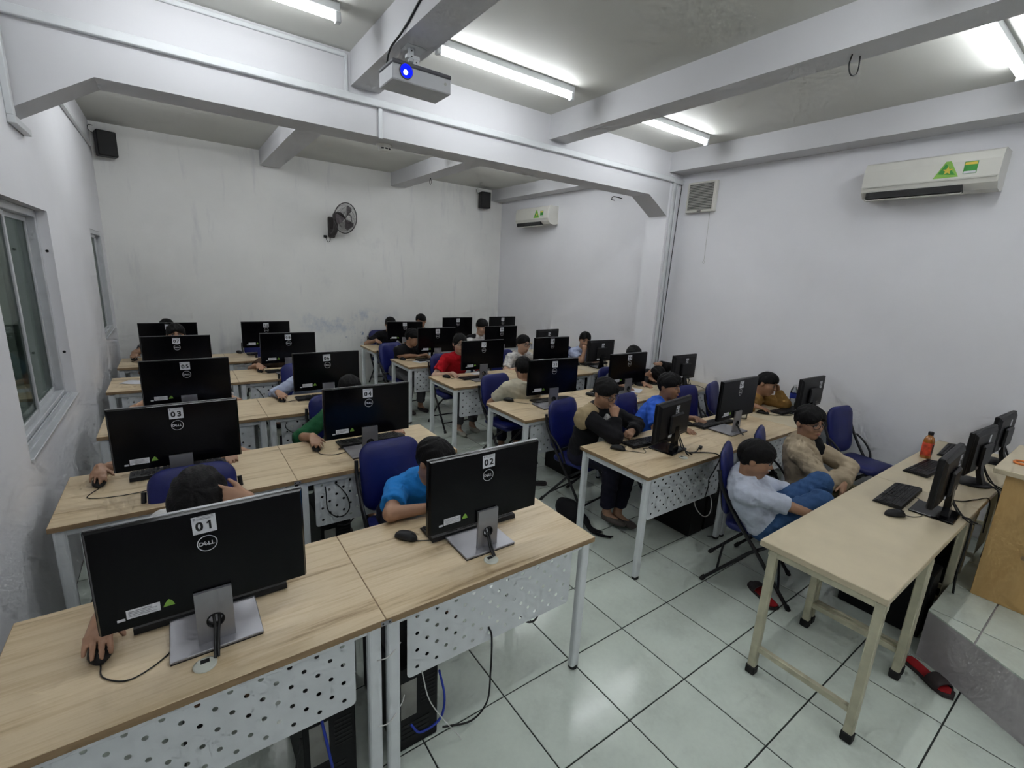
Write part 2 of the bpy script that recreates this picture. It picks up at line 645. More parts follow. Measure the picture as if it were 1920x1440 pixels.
wl = MB()
x0, x1 = XL - WT, XL
for (a, b) in ((YF, W1[0]), (W1[1], W2[0]), (W2[1], YB)):
    wl.box(x0, x1, a, b, -0.05, ZC + 0.1)
for w in (W1, W2):
    wl.box(x0, x1, w[0], w[1], -0.05, w[2])
    wl.box(x0, x1, w[0], w[1], w[3], ZC + 0.1)
structure('wall_left', wl, M['wall'])
structure('wall_back', MB().box(XL - WT, XR + WT, YB, YB + WT, -0.05, ZC + 0.1), M['wall_back'])
structure('wall_right', MB().box(XR, XR + WT, YF, YB, -0.05, ZC + 0.1), M['wall'])
structure('wall_front', MB().box(XL - WT, XR + WT, YF - WT, YF, -0.05, ZC + 0.1), M['wall'])
structure('ceiling', MB().box(XL - WT, XR + WT, YF - WT, YB + WT, ZC, ZC + 0.12), M['ceiling'])

# deep cross beam with haunches, the column that carries it, and the small beams
structure('cross_beam', MB().prism([(XL, ZC), (XL, 2.61), (-0.79, 2.85), (4.02, 2.872), (4.38, 2.67), (4.38, ZC)], BY0, BY1, 'Y'), M['beam'])
structure('column', MB().box(4.38, XR, BY0, BY1 + 0.04, 0, ZC), M['wall'])
for (a, b) in ((0.635, 0.85), (2.50, 2.71)):
    structure('ceiling_beam', MB().box(a, b, YF, BY0, ZB, ZC), M['beam'])
    structure('ceiling_beam', MB().box(a - 0.05, b - 0.02, BY1, YB, ZB + 0.02, ZC), M['beam'])
structure('edge_beam', MB().box(4.345, XR, YF, BY0, ZB, ZC), M['beam'])
structure('edge_beam', MB().box(4.36, XR, BY1 + 0.04, YB, ZB + 0.03, ZC), M['beam'])

# plastic cable ducts
structure('trim_1', MB().box(XL, 4.40, BY0 - 0.035, BY0, 3.055, 3.105, 0.004), M['duct'])
structure('trim_2', MB().box(-1.10, 0.60, BY0 - 0.022, BY0, 3.325, 3.352, 0.004), M['duct'])
structure('trim_3', MB().box(0.592, 0.612, BY0 - 0.02, BY0, 3.105, 3.345, 0.003), M['duct'])
structure('trim_4', MB().box(0.835, 0.865, BY0 - 0.02, BY0, 2.845, 3.055, 0.003), M['duct'])
structure('trim_5', MB().box(XL, XL + 0.03, BY0 - 0.075, BY0 - 0.02, 2.57, 3.30, 0.004), M['duct'])
structure('trim_6', MB().box(XL, XL + 0.035, BY0 - 0.075, BY1 + 0.03, 2.53, 2.57, 0.004), M['duct'])
structure('trim_7', MB().box(XL, XL + 0.03, BY1 + 0.02, 6.0, 3.06, 3.10, 0.004), M['duct'])
structure('trim_8', MB().box(4.415, 4.455, BY0 - 0.03, BY0, 0.5, 3.055, 0.004), M['duct'])
structure('trim_9', MB().tube([(4.50, BY0 - 0.012, z) for z in (0.4, 1.2, 2.2, 3.1)], 0.011, 8), M['duct'])
structure('trim_10', MB().box(4.40, XR, BY0 - 0.035, BY0, 3.045, 3.095, 0.004), M['duct'])
cb = MB()
cb.tube(arc([(4.535, BY0 - 0.01, 0.45), (4.54, BY0 - 0.012, 1.0), (4.53, BY0 - 0.02, 1.5), (4.55, BY0 - 0.015, 2.1), (4.56, BY0 - 0.02, 2.7), (4.57, BY0 - 0.02, 3.04), (4.52, BY0 - 0.02, 3.08)]), 0.005, 6)
tag(cb.build('wall_cable', M['cable']), 'dark cable running down beside the white conduit on the column', 'cable')


# ---------------------------------------------------------------- windows
def window(name, w, mull, sh=0.0):
    fr = MB()
    xo, xi = XL - 0.12 + sh, XL - 0.055 + sh
    t = 0.045
    fr.box(xo, xi, w[0], w[0] + t, w[2], w[3], 0.003)
    fr.box(xo, xi, w[1] - t, w[1], w[2], w[3], 0.003)
    fr.box(xo, xi, w[0] + t, w[1] - t, w[3] - t, w[3], 0.003)
    fr.box(xo, xi, w[0] + t, w[1] - t, w[2], w[2] + t, 0.003)
    root = structure(name, fr, M['alu'])
    for k in range(2):
        y0, y1 = (w[0] + t, mull + 0.02) if k == 0 else (mull - 0.02, w[1] - t)
        xs = XL - 0.085 - 0.02 * k + sh
        z0, z1 = w[2] + t, w[3] - t
        s = MB()
        b = 0.03
        s.box(xs - 0.012, xs + 0.008, y0, y0 + b, z0, z1, 0.002)
        s.box(xs - 0.012, xs + 0.008, y1 - b, y1, z0, z1, 0.002)
        s.box(xs - 0.012, xs + 0.008, y0 + b, y1 - b, z1 - b, z1, 0.002)
        s.box(xs - 0.012, xs + 0.008, y0 + b, y1 - b, z0, z0 + b, 0.002)
        so = s.build('sash', M['alu'], root)
        MB().box(xs - 0.005, xs - 0.001, y0 + b, y1 - b, z0 + b, z1 - b).build('pane', M['glass'], so)
    sill = MB()
    sill.box(XL - 0.055 + sh, XL + 0.012, w[0] - 0.0, w[1] + 0.0, w[2] - 0.004, w[2] + 0.012, 0.003)
    if not sh:
        sill.box(XL - 0.05, XL - 0.042, w[0] + 0.02, w[1] - 0.02, w[2] + 0.012, w[2] + 0.022)
    if not sh:
        sill.box(XL - 0.03, XL - 0.022, w[0] + 0.02, w[1] - 0.02, w[2] + 0.012, w[2] + 0.02)
    sill.build('window_sill', M['alu'], root)
    dots = MB()
    if sh:
        return
    for z in (w[2] + 0.3, w[3] - 0.25):
        dots.lathe([(0.009, 0), (0.009, 0.004)], 10, c=(XL - 0.03, w[1] - 0.001, z), axis='Y')
    dots.build('screw_hole', M['black'], root)


window('window_1', W1, 2.28)
window('window_2', W2, 5.60, 0.052)
# the corridor behind the panes
structure('wall_corridor', MB().box(-3.0, -2.85, YF, YB, -0.05, 3.4), M['wall_back'])
structure('floor_corridor', MB().box(-2.85, XL - WT, YF, YB, -0.06, -0.02), M['grout'])

# ---------------------------------------------------------------- floor with single tiles
fl = structure('floor', MB().box(XL - WT, XR + WT, YF - WT, YB + WT, -0.06, -0.0035), M['grout'])
_tile = {}


def tile_mesh(w, d):
    k = (round(w, 3), round(d, 3))
    if k not in _tile:
        g = 0.0033
        mb = MB()
        b = 0.0018
        lo = [(-w / 2 + g, -d / 2 + g), (w / 2 - g, -d / 2 + g), (w / 2 - g, d / 2 - g), (-w / 2 + g, d / 2 - g)]
        hi = [(-w / 2 + g + b, -d / 2 + g + b), (w / 2 - g - b, -d / 2 + g + b), (w / 2 - g - b, d / 2 - g - b), (-w / 2 + g + b, d / 2 - g - b)]
        mb.add([(*p, -0.004) for p in lo] + [(*p, -0.001) for p in lo] + [(*p, 0.0) for p in hi],
               [(0, 1, 5, 4), (1, 2, 6, 5), (2, 3, 7, 6), (3, 0, 4, 7), (4, 5, 9, 8), (5, 6, 10, 9), (6, 7, 11, 10), (7, 4, 8, 11), (8, 9, 10, 11)])
        _tile[k] = mb.mesh('tile', M['tile'])
    return _tile[k]


TS, TX, TY = 0.4, 1.7307, 0.3898
far = MB()
nx0, nx1 = int(math.floor((XL - TX) / TS)), int(math.ceil((XR - TX) / TS))
ny0, ny1 = int(math.floor((YF - TY) / TS)), int(math.ceil((YB - TY) / TS))
for i in range(nx0, nx1):
    for j in range(ny0, ny1):
        a0, a1 = max(XL, TX + i * TS), min(XR, TX + (i + 1) * TS)
        b0, b1 = max(YF, TY + j * TS), min(YB, TY + (j + 1) * TS)
        if a1 - a0 < 0.02 or b1 - b0 < 0.02:
            continue
        if -1.5 < (b0 + b1) / 2 < 4.4:
            link('tile', tile_mesh(a1 - a0, b1 - b0), fl, ((a0 + a1) / 2, (b0 + b1) / 2, 0))
        else:
            g = 0.0033
            far.box(a0 + g, a1 - g, b0 + g, b1 - g, -0.0035, 0)
tag(far.build('hidden_tiles', M['tile'], fl), kind='stuff')

# ---------------------------------------------------------------- podium
PZ = 0.28
POD = [(XR, YF), (XR, -1.005), (2.555, -1.005), (1.99, -1.98), (XL, -1.98), (XL, YF)]
pod = structure('podium', MB().prism(POD, 0.0, PZ - 0.008), M['riser'])


def clip(poly, f):
    out = []
    for i in range(len(poly)):
        a, b = poly[i], poly[(i + 1) % len(poly)]
        fa, fb = f(a), f(b)
        if fa >= 0:
            out.append(a)
        if (fa >= 0) != (fb >= 0):
            t = fa / (fa - fb)
            out.append((a[0] + (b[0] - a[0]) * t, a[1] + (b[1] - a[1]) * t))
    return out


PTX, PTY = 2.58, -1.205
for i in range(-10, 6):
    for j in range(-6, 1):
        g = 0.0035
        q = [(PTX + i * TS + g, PTY + j * TS + g), (PTX + (i + 1) * TS - g, PTY + j * TS + g), (PTX + (i + 1) * TS - g, PTY + (j + 1) * TS - g), (PTX + i * TS + g, PTY + (j + 1) * TS - g)]
        for f in (lambda p: XR - p[0], lambda p: p[0] - XL, lambda p: p[1] - YF, lambda p: -1.005 - p[1]):
            q = clip(q, f) if q else q
        if not q:
            continue
        front = clip(q, lambda p: p[1] + 1.98)
        front = clip(front, lambda p: (p[0] - 2.555) * 0.975 - (p[1] + 1.005) * 0.565) if front else front
        for pl in (front, clip(q, lambda p: -1.98 - p[1])):
            if len(pl) > 2:
                MB().prism(pl, PZ - 0.008, PZ).build('tile', M['tile'], pod)


# ---------------------------------------------------------------- fluorescent lights
def light(x, y, label, z=ZC):
    root = thing('fluorescent_light', label, 'light', (x, y, z), 0, 'ceiling tube lights')
    MB().box(-0.60, 0.60, -0.025, 0.025, -0.045, 0, 0.003).build('batten', M['duct'], root)
    MB().tube([(-0.575, 0, -0.075), (0.575, 0, -0.075)], 0.0145, 8).build('tube', M['tube'], root)
    for s in (-1, 1):
        MB().box(s * 0.59 - 0.016, s * 0.59 + 0.016, -0.02, 0.02, -0.098, -0.04, 0.004).build('lamp_holder', M['duct'], root)
    return root


light(-0.20, 1.78, 'lit tube light on the ceiling left of the projector beam')
light(1.61, 1.74, 'lit tube light on the ceiling between the projector and the next beam')
light(3.44, 1.71, 'lit tube light on the ceiling partly behind the second beam, near the column')
light(3.45, -0.52, 'lit tube light on the ceiling at the right edge, above the air conditioner')
light(1.61, -0.52, 'lit tube light on the ceiling above the aisle in front of the first row')
light(-0.20, -0.52, 'lit tube light on the ceiling above the first row by the window wall')
light(-0.20, -2.75, 'lit tube light over the podium on the window side')
light(1.61, -2.75, 'lit tube light over the middle of the podium')
light(3.45, -2.75, 'lit tube light over the podium beside the right wall')
light(-0.30, 3.45, 'added fill tube light, unseen close behind the cross beam on the window side')  # extra tube hidden by the beam, added to brighten the rear walls
light(3.44, 3.45, 'added fill tube light, unseen close behind the cross beam by the column')  # another out-of-view tube, added as fill for the rear bay
light(-0.30, 4.28, 'lit tube light behind the cross beam on the window side')
light(1.61, 4.28, 'lit tube light behind the cross beam above the middle aisle')
light(3.44, 4.28, 'lit tube light behind the cross beam near the rear air conditioner')
# ================================================================== DESKS
def panel_mesh():
    """White steel modesty panel with a staggered field of punched holes."""
    mb = MB()
    nc, nr = 19, 7
    cw, ch = 0.0405, 0.037
    X0, Z0 = -nc * cw / 2, 0.392 + 0.018
    r = 0.0082
    t = 0.0016
    for side in (0, 1):
        y = 0 if side == 0 else t
        for i in range(nc):
            for j in range(nr):
                x0, z0 = X0 + i * cw, Z0 + j * ch
                x1, z1 = x0 + cw, z0 + ch
                cx, cz = (x0 + x1) / 2, (z0 + z1) / 2
                if (i + j) % 2 == 0:
                    out = [(x1, cz), (x1, z1), (cx, z1), (x0, z1), (x0, cz), (x0, z0), (cx, z0), (x1, z0)]
                    inn = [(cx + r * math.cos(k * math.pi / 4), cz + r * math.sin(k * math.pi / 4)) for k in range(8)]
                    P = [(a, y, b) for a, b in out] + [(a, y, b) for a, b in inn]
                    mb.add(P, [(k, (k + 1) % 8, 8 + (k + 1) % 8, 8 + k) for k in range(8)])
                    if side == 0:
                        P = [(a, 0, b) for a, b in inn] + [(a, t, b) for a, b in inn]
                        mb.add(P, [(k, (k + 1) % 8, 8 + (k + 1) % 8, 8 + k) for k in range(8)])
                else:
                    mb.add([(x0, y, z0), (x1, y, z0), (x1, y, z1), (x0, y, z1)], [(0, 1, 2, 3)])
        # margins with rounded lower corners
        x1, z1 = -X0, Z0 + nr * ch
        m, zt, zb = 0.02, z1 + 0.025, Z0 - 0.018
        mb.add([(X0 - m, y, z1), (x1 + m, y, z1), (x1 + m, y, zt), (X0 - m, y, zt)], [(0, 1, 2, 3)])
        mb.add([(X0 - m, y, Z0), (X0, y, Z0), (X0, y, z1), (X0 - m, y, z1)], [(0, 1, 2, 3)])
        mb.add([(x1, y, Z0), (x1 + m, y, Z0), (x1 + m, y, z1), (x1, y, z1)], [(0, 1, 2, 3)])
        low = [(X0 - m, Z0)] + [(X0 - m + 0.018 * (1 - math.cos(R(a))), zb + 0.018 * (1 - math.sin(R(a)))) for a in (0, 30, 60, 90)] + \
              [(x1 + m - 0.018 * (1 - math.cos(R(a))), zb + 0.018 * (1 - math.sin(R(a)))) for a in (90, 60, 30, 0)] + [(x1 + m, Z0)]
        mb.add([(a, y, b) for a, b in low], [tuple(range(len(low)))])
    mb.add([(X0 - m, 0, zt), (x1 + m, 0, zt), (x1 + m, 0.03, zt), (X0 - m, 0.03, zt)], [(0, 1, 2, 3)])
    me = bpy.data.meshes.new('modesty_panel')
    me.from_pydata(mb.v, [], mb.f)
    me.materials.append(M['white_metal'])
    me.update()
    return me


PANEL = panel_mesh()
D = 0.601


def desk_proto(cream=False, width=1.0):
    root = thing('computer_desk', 'desk', 'desk')
    h = width / 2 - 0.0015
    top = MB()
    top.box(-h, h, 0, D, T - 0.025, T, 0.0015)
    # thin brown edge band on the near and far edge
    t_o = top.build('tabletop', M['cream_top'] if cream else M['oak'], root)
    if not cream:
        MB().box(-h, h, -0.0012, 0.0004, T - 0.024, T - 0.0012).build('edge_band', M['oak_edge'], t_o)
        MB().box(-h - 0.0010, -h + 0.0003, 0, D, T - 0.024, T - 0.0012).build('edge_band', M['oak_edge'], t_o)
        MB().box(h - 0.0003, h + 0.0010, 0, D, T - 0.024, T - 0.0012).build('edge_band', M['oak_edge'], t_o)
    for sx in (-1, 1):
        for yy in (0.032, D - 0.032):
            lg = MB().prism(rrect(-0.024, 0.024, -0.018, 0.018, 0.012, 3), 0.02, T - 0.03).build('leg', M['white_metal'], root, (sx * (width / 2 - 0.034), yy, 0))
            MB().lathe([(0.019, 0), (0.023, 0.006), (0.023, 0.022)], 12).build('foot_cap', M['rubber'], lg)
        MB().box(-0.014, 0.014, 0.05, D - 0.05, T - 0.068, T - 0.026, 0.003).build('side_rail', M['white_metal'], root, (sx * (width / 2 - 0.034), 0, 0))
    for yy in (0.036, D - 0.05):
        MB().box(-width / 2 + 0.05, width / 2 - 0.05, yy - 0.012, yy + 0.012, T - 0.060, T - 0.026, 0.003).build('long_rail', M['white_metal'], root)
    link('modesty_panel', PANEL, root, (0, 0.045, 0))
    gm = MB()
    gm.lathe([(0.030, 0), (0.031, 0.003), (0.027, 0.0045)], 20)
    g = gm.build('cable_grommet', M['ivory'], root, (-0.012, 0.096, T))
    MB().box(-0.011, 0.012, 0.004, 0.02, 0.0035, 0.0052).build('grommet_slot', M['black'], g)
    return root


D_OAK = desk_proto()
D_CREAM = desk_proto(True, 0.88)
used_oak = used_cream = False
NUM_L = [('01', '02'), ('03', '04'), ('05', '06'), ('07', '08'), ('09', '10')]
NUM_R = [('23', '24', '25'), ('21', '22', '20'), ('17', '18', '19'), ('15', '16', '14'), ('12', '13', '11')]
ORD = ['front', 'second', 'third', 'fourth', 'back']
POS = {}
for k in range(5):
    for u in range(2):
        POS[NUM_L[k][u]] = '%s row, %s' % (ORD[k], ('window side', 'left of the aisle')[u])
    for u in range(3):
        POS[NUM_R[k][u]] = '%s row right of the aisle, %s' % (ORD[k], ('aisle end', 'middle', 'wall end')[u])
for k, y in enumerate(LROW):
    for u in range(2):
        place(D_OAK, used_oak, (XLT + LDX[k] + u + 0.5, y, 0), 0, 'oak-topped white desk, ' + POS[NUM_L[k][u]], 'oak-topped computer desks')
        used_oak = True
for k, y in enumerate(RROW):
    for u in range(2):
        place(D_OAK, True, (XRT + u + 0.5, y, 0), 0, 'oak-topped white desk, ' + POS[NUM_R[k][u]], 'oak-topped computer desks')
    place(D_CREAM, used_cream, (XRT + 2 + 0.443, y + 0.03, 0), 0, 'cream-topped desk against the right wall, %s row' % ORD[k], 'cream-topped desks by the right wall')
    used_cream = True

for k, y in enumerate(LROW[:2]):
    jp = thing('joining_plate', 'small metal plate joining the two %s row desks' % ORD[k], 'plate', (XLT + LDX[k] + 1.0, y - 0.0018, T - 0.014))
    MB().box(-0.018, 0.018, -0.0015, 0.0, -0.008, 0.008).build('plate', M['silver'], jp)
    for q in (-0.011, 0.011):
        MB().lathe([(0.0035, -0.0022), (0.0035, -0.0012)], 10, axis='Y', c=(q, 0, 0)).build('screw', M['ink'], jp)

# the old cream tables at the front
OT = 0.72


def old_table(x0, x1, legs, label):
    root = thing('old_table', label, 'table', (x0, -1.013, 0), 0, 'old cream tables')
    w, d = x1 - x0 - 0.002, 0.507
    MB().box(0, w, 0, d, OT - 0.032, OT, 0.003).build('tabletop', M['cream_top'], root)
    for lx in legs:
        lx -= x0
        for ly in (0.022, d - 0.062):
            lg = MB().box(-0.018, 0.018, -0.018, 0.018, 0.035, OT - 0.032, 0.004).build('leg', M['cream_metal'], root, (lx, ly + 0.0, 0))
            MB().box(-0.022, 0.022, -0.022, 0.022, 0.0, 0.045, 0.004).build('foot_cap', M['rubber'], lg)
        MB().box(lx - 0.012, lx + 0.012, 0.04, d - 0.08, 0.135, 0.165, 0.002).build('stretcher', M['cream_metal'], root)
        MB().box(lx - 0.014, lx + 0.014, 0.0, d - 0.04, OT - 0.062, OT - 0.033, 0.002).build('end_rail', M['cream_metal'], root)
    for ly in (0.022, d - 0.062):
        MB().box(min(legs) - x0, max(legs) - x0, ly - 0.011, ly + 0.011, OT - 0.06, OT - 0.033, 0.002).build('long_rail', M['cream_metal'], root)
    return root


old_table(1.640, 3.120, (1.662, 2.262, 2.98), 'long worn cream table nearest the aisle in front')
old_table(3.120, 4.585, (3.16, 3.82, 4.55), 'worn cream table against the right wall at the front')
# the second frame that stands close to the first one
fr = thing('table_frame', 'spare cream leg frame standing against the middle legs of the front table', 'frame', (2.322, -1.013, 0))
for ly in (0.022, 0.445):
    lg = MB().box(-0.016, 0.016, -0.016, 0.016, 0.035, OT - 0.063, 0.004).build('leg', M['cream_metal'], fr, (0, ly, 0))
    MB().box(-0.020, 0.020, -0.020, 0.020, 0.0, 0.045, 0.004).build('foot_cap', M['rubber'], lg)
MB().box(-0.011, 0.011, 0.04, 0.43, 0.125, 0.155, 0.002).build('stretcher', M['cream_metal'], fr)

# lectern on the podium
lc = thing('lectern', 'yellow wooden lectern standing on the podium at the right edge', 'lectern', (2.955, -1.09, PZ))
MB().box(0, 0.022, -0.62, 0, 0, 0.715, 0.002).build('side_panel', M['lectern'], lc)
MB().box(0.62, 0.642, -0.62, 0, 0, 0.715, 0.002).build('side_panel', M['lectern'], lc)
MB().box(0.022, 0.62, -0.022, 0, 0, 0.715, 0.002).build('front_panel', M['lectern'], lc)
MB().box(0.022, 0.62, -0.60, -0.03, 0.30, 0.318, 0.002).build('shelf', M['lectern'], lc)
MB().box(-0.03, 0.69, -0.66, 0.05, 0.716, 0.744, 0.003).build('top_board', M['cream_top'], lc)
MB().lathe([(0.012, -0.002), (0.012, 0.001)], 12, axis='X').build('hinge_spot', M['oak_edge'], lc, (-0.0006, -0.15, 0.30))
rg = MB()
rg.tube([(0.04 * math.cos(a), 0.026 * math.sin(a), 0.0) for a in [k * math.pi / 8 for k in range(17)]], 0.006, 6)
tag(rg.build('tape_ring', M['orange'], None, (3.16, -1.11, PZ + 0.744 + 0.006)), 'small orange ring lying on the lectern top', 'ring')
tag(MB().lathe([(0.016, 0), (0.016, 0.03), (0.012, 0.034)], 14).build('glue_cap', M['blue_cap'], None, (3.30, -1.14, PZ + 0.744)), 'small blue cap standing on the lectern top', 'cap')


# ================================================================== CHAIRS
def pad(w, d, t, r, n=5, dome=0.010):
    """Upholstered pad in the XY plane, rounded outline and soft edges."""
    mb = MB()
    rings = []
    for (ins, z) in ((0.010, 0), (0.0, t * 0.28), (0.0, t * 0.6), (0.012, t * 0.92), (0.05, t + dome * 0.6), (0.11, t + dome)):
        rr = max(r - ins, 0.012)
        rings.append([(x, y, z) for x, y in rrect(-w / 2 + ins, w / 2 - ins, -d / 2 + ins, d / 2 - ins, rr, n)])
    mb.ring(rings)
    return mb


def chair_proto():
    root = thing('folding_chair', 'chair', 'chair')
    pad(0.39, 0.375, 0.045, 0.06).build('seat', M['blue_vinyl'], root, (0, -0.01, 0.405))
    bk = pad(0.375, 0.42, 0.035, 0.085)
    bk.build('backrest', M['blue_vinyl'], root, (0, 0.232, 0.672), (R(80), 0, 0))
    back = MB().prism(rrect(-0.17, 0.17, -0.19, 0.19, 0.07, 4), -0.004, 0.0)
    back.build('back_plate', M['black_soft'], root, (0, 0.236, 0.672), (R(80), 0, 0))
    for s in (-1, 1):
        x = s * 0.207
        m = MB().tube(arc([(x, -0.235, 0.012), (x, -0.03, 0.30), (x, 0.12, 0.50), (x, 0.225, 0.68), (x * 0.97, 0.252, 0.78)], 4), 0.0115, 8)
        l = m.build('front_leg', M['black_tube'], root)
        MB().tube([(x, -0.242, 0.0), (x, -0.226, 0.028)], 0.015, 8).build('foot_cap', M['rubber'], l)
        x2 = s * 0.186
        m = MB().tube([(x2, 0.255, 0.012), (x2, 0.02, 0.28), (x2, -0.135, 0.405)], 0.0105, 8)
        l = m.build('rear_leg', M['black_tube'], root)
        MB().tube([(x2, 0.262, 0.0), (x2, 0.242, 0.03)], 0.014, 8).build('foot_cap', M['rubber'], l)
        MB().tube(arc([(x * 1.04, 0.175, 0.62), (x * 1.06, 0.10, 0.565), (x * 1.05, 0.04, 0.49), (x * 1.0, 0.02, 0.42)], 4), 0.009, 6).build('link_arm', M['black_tube'], root)
    MB().tube([(-0.207, -0.17, 0.105), (0.207, -0.17, 0.105)], 0.008, 6).build('front_rung', M['black_tube'], root)
    MB().tube([(-0.186, 0.18, 0.098), (0.186, 0.18, 0.098)], 0.008, 6).build('rear_rung', M['black_tube'], root)
    MB().tube([(-0.195, -0.14, 0.398), (0.195, -0.14, 0.398)], 0.009, 6).build('seat_rail', M['black_tube'], root)
    return root


CHAIR = chair_proto()
chair_used = False


def chair(x, y, rotz, label):
    global chair_used
    o = place(CHAIR, chair_used, (x, y, 0), rotz, label, 'blue folding chairs')
    chair_used = True
    return o


# ================================================================== MONITORS, KEYBOARDS, MICE
def logo(parent, y, z, r=0.026):
    mb = MB()
    n = 32
    for a, b in ((r, r * 0.90),):
        P = [(a * math.cos(2 * math.pi * k / n), y - 0.0004, z + a * math.sin(2 * math.pi * k / n)) for k in range(n)] + \
            [(b * math.cos(2 * math.pi * k / n), y - 0.0004, z + b * math.sin(2 * math.pi * k / n)) for k in range(n)]
        mb.add(P, [(k, (k + 1) % n, n + (k + 1) % n, n + k) for k in range(n)])
    o = mb.build('logo_ring', M['logo'], parent)
    for ch, dx, rot in (('D', -0.0150, 0), ('E', -0.0045, 38), ('L', 0.0062, 0), ('L', 0.0150, 0)):
        link('logo_letter', text_mesh(ch, 0.0165, M['logo'], 0.03), o, (dx, y - 0.0006, z), Euler((R(90), R(-rot), 0)))
    return o


def sticker(parent, num, y, z, x=0.0, w=0.060, h=0.056, tilt=0.0, size=0.038):
    s = MB().box(-w / 2, w / 2, -0.0005, 0, -h / 2, h / 2).build('number_sticker', M['paper'], parent, (x, y, z), (0, tilt, 0))
    if num:
        link('number', text_mesh(num, size, M['ink'], 0.032), s, (0, -0.0008, -0.004), (R(90), 0, 0))
        hd = MB()
        for k in range(3):
            hd.box(-w * 0.28, w * 0.42, -0.0008, -0.0005, h * 0.30 + k * 0.0042, h * 0.30 + k * 0.0042 + 0.0014)
        hd.box(-w * 0.43, -w * 0.33, -0.0008, -0.0005, h * 0.30, h * 0.30 + 0.008)
        hd.build('small_print', M['ink_grey'], s)
    return s


def monitor_big():
    """24 inch monitor seen from behind: flat glossy back, plate neck with a cable hole, flat base."""
    root = thing('monitor', 'monitor', 'monitor')
    W, H, zb = 0.539, 0.318, 0.128
    yb = -0.052                        # back surface
    b = MB()
    b.box(-W / 2, W / 2, yb + 0.010, yb + 0.030, zb, zb + H, 0.002)
    fr = []
    for (ins, y) in ((0.002, yb + 0.010), (0.007, yb)):
        fr.append([(-W / 2 + ins, y, zb + ins * 0.6), (W / 2 - ins, y, zb + ins * 0.6), (W / 2 - ins, y, zb + H - ins * 0.5), (-W / 2 + ins, y, zb + H - ins * 0.5)])
    b.ring(fr, smooth=False)
    bo = b.build('housing', M['black_gloss'], root)
    e = MB()
    e.box(-W / 2 - 0.0005, W / 2 + 0.0005, yb + 0.018, yb + 0.0305, zb + H - 0.0005, zb + H + 0.0007)
    e.build('bezel_edge', M['edge_silver'], bo)
    MB().box(-W / 2 + 0.008, W / 2 - 0.008, yb + 0.030, yb + 0.0308, zb + 0.014, zb + H - 0.008).build('screen', M['screen'], root)
    logo(root, yb, zb + H - 0.108)
    lab = MB().box(-0.205, -0.128, yb - 0.0006, yb, zb + 0.034, zb + 0.062).build('rating_label', M['paper'], root)
    ln = MB()
    for k in range(4):
        ln.box(-0.20, -0.135 - 0.012 * (k % 2), yb - 0.0009, yb - 0.0006, zb + 0.040 + k * 0.005, zb + 0.0415 + k * 0.005)
    ln.build('small_print', M['ink_grey'], lab)
    MB().box(-0.226, -0.208, yb - 0.0006, yb, zb + 0.032, zb + 0.040).build('port_label', M['paper'], root)
    MB().prism([(-0.122, zb + 0.040), (-0.094, zb + 0.040), (-0.100, zb + 0.056), (-0.108, zb + 0.062), (-0.116, zb + 0.052)], yb - 0.0006, yb, 'Y').build('energy_sticker', M['sticker_green'], root)
    # neck: a plate with a round cable hole
    nk = MB()
    w, z0, z1, hz, hr = 0.049, 0.012, 0.186, 0.083, 0.023
    for y in (-0.068, -0.056):
        n = 24
        inn = [(hr * math.cos(2 * math.pi * k / n), hz + hr * math.sin(2 * math.pi * k / n)) for k in range(n)]
        out = []
        for k in range(n):
            a = 2 * math.pi * k / n
            c, s = math.cos(a), math.sin(a)
            tx = w / abs(c) if abs(c) > 1e-6 else 9
            tz = ((z1 - hz) if s > 0 else (hz - z0)) / abs(s) if abs(s) > 1e-6 else 9
            t = min(tx, tz)
            out.append((c * t, hz + s * t))
        # snap the nearest outline points to the corners
        for cx, cz in ((w, z1), (-w, z1), (-w, z0), (w, z0)):
            k = min(range(n), key=lambda i: (out[i][0] - cx) ** 2 + (out[i][1] - cz) ** 2)
            out[k] = (cx, cz)
        P = [(a, y, c) for a, c in out] + [(a, y, c) for a, c in inn]
        nk.add(P, [(k, (k + 1) % n, n + (k + 1) % n, n + k) for k in range(n)])
        if y < -0.06:
            P2 = [(a, -0.068, c) for a, c in out] + [(a, -0.056, c) for a, c in out]
            nk.add(P2, [(k, (k + 1) % n, n + (k + 1) % n, n + k) for k in range(n)])
    nko = nk.build('neck', M['silver'], root)
    rg = MB()
    n = 24
    rg.ring([[(rr * math.cos(2 * math.pi * k / n), yy, hz + rr * math.sin(2 * math.pi * k / n)) for k in range(n)] for rr, yy in ((0.0245, -0.0685), (0.0245, -0.070), (0.0205, -0.070), (0.0195, -0.050))], cap=False)
    rg.build('cable_ring', M['black'], nko)
    MB().box(-0.030, 0.030, -0.057, -0.030, 0.13, 0.18, 0.003).build('hinge', M['black'], root)
    MB().box(-0.1225, 0.1225, -0.102, 0.103, 0.004, 0.013, 0.002).build('base', M['silver'], root)
    MB().box(-0.121, 0.121, -0.1005, 0.1015, 0.0, 0.0045).build('base_foot', M['rubber'], root)
    cab = MB()
    cab.tube(arc([(-0.006, -0.03, 0.13), (-0.004, -0.058, 0.082), (-0.004, -0.078, 0.060), (-0.008, -0.100, 0.030), (-0.012, -0.137, 0.004)], 5), 0.0045, 6)
    cab.tube(arc([(0.012, -0.03, 0.13), (0.010, -0.058, 0.080), (0.004, -0.082, 0.052), (0.0, -0.105, 0.026), (-0.004, -0.134, 0.004)], 5), 0.0045, 6)
    cab.build('cable', M['cable'], root)
    return root


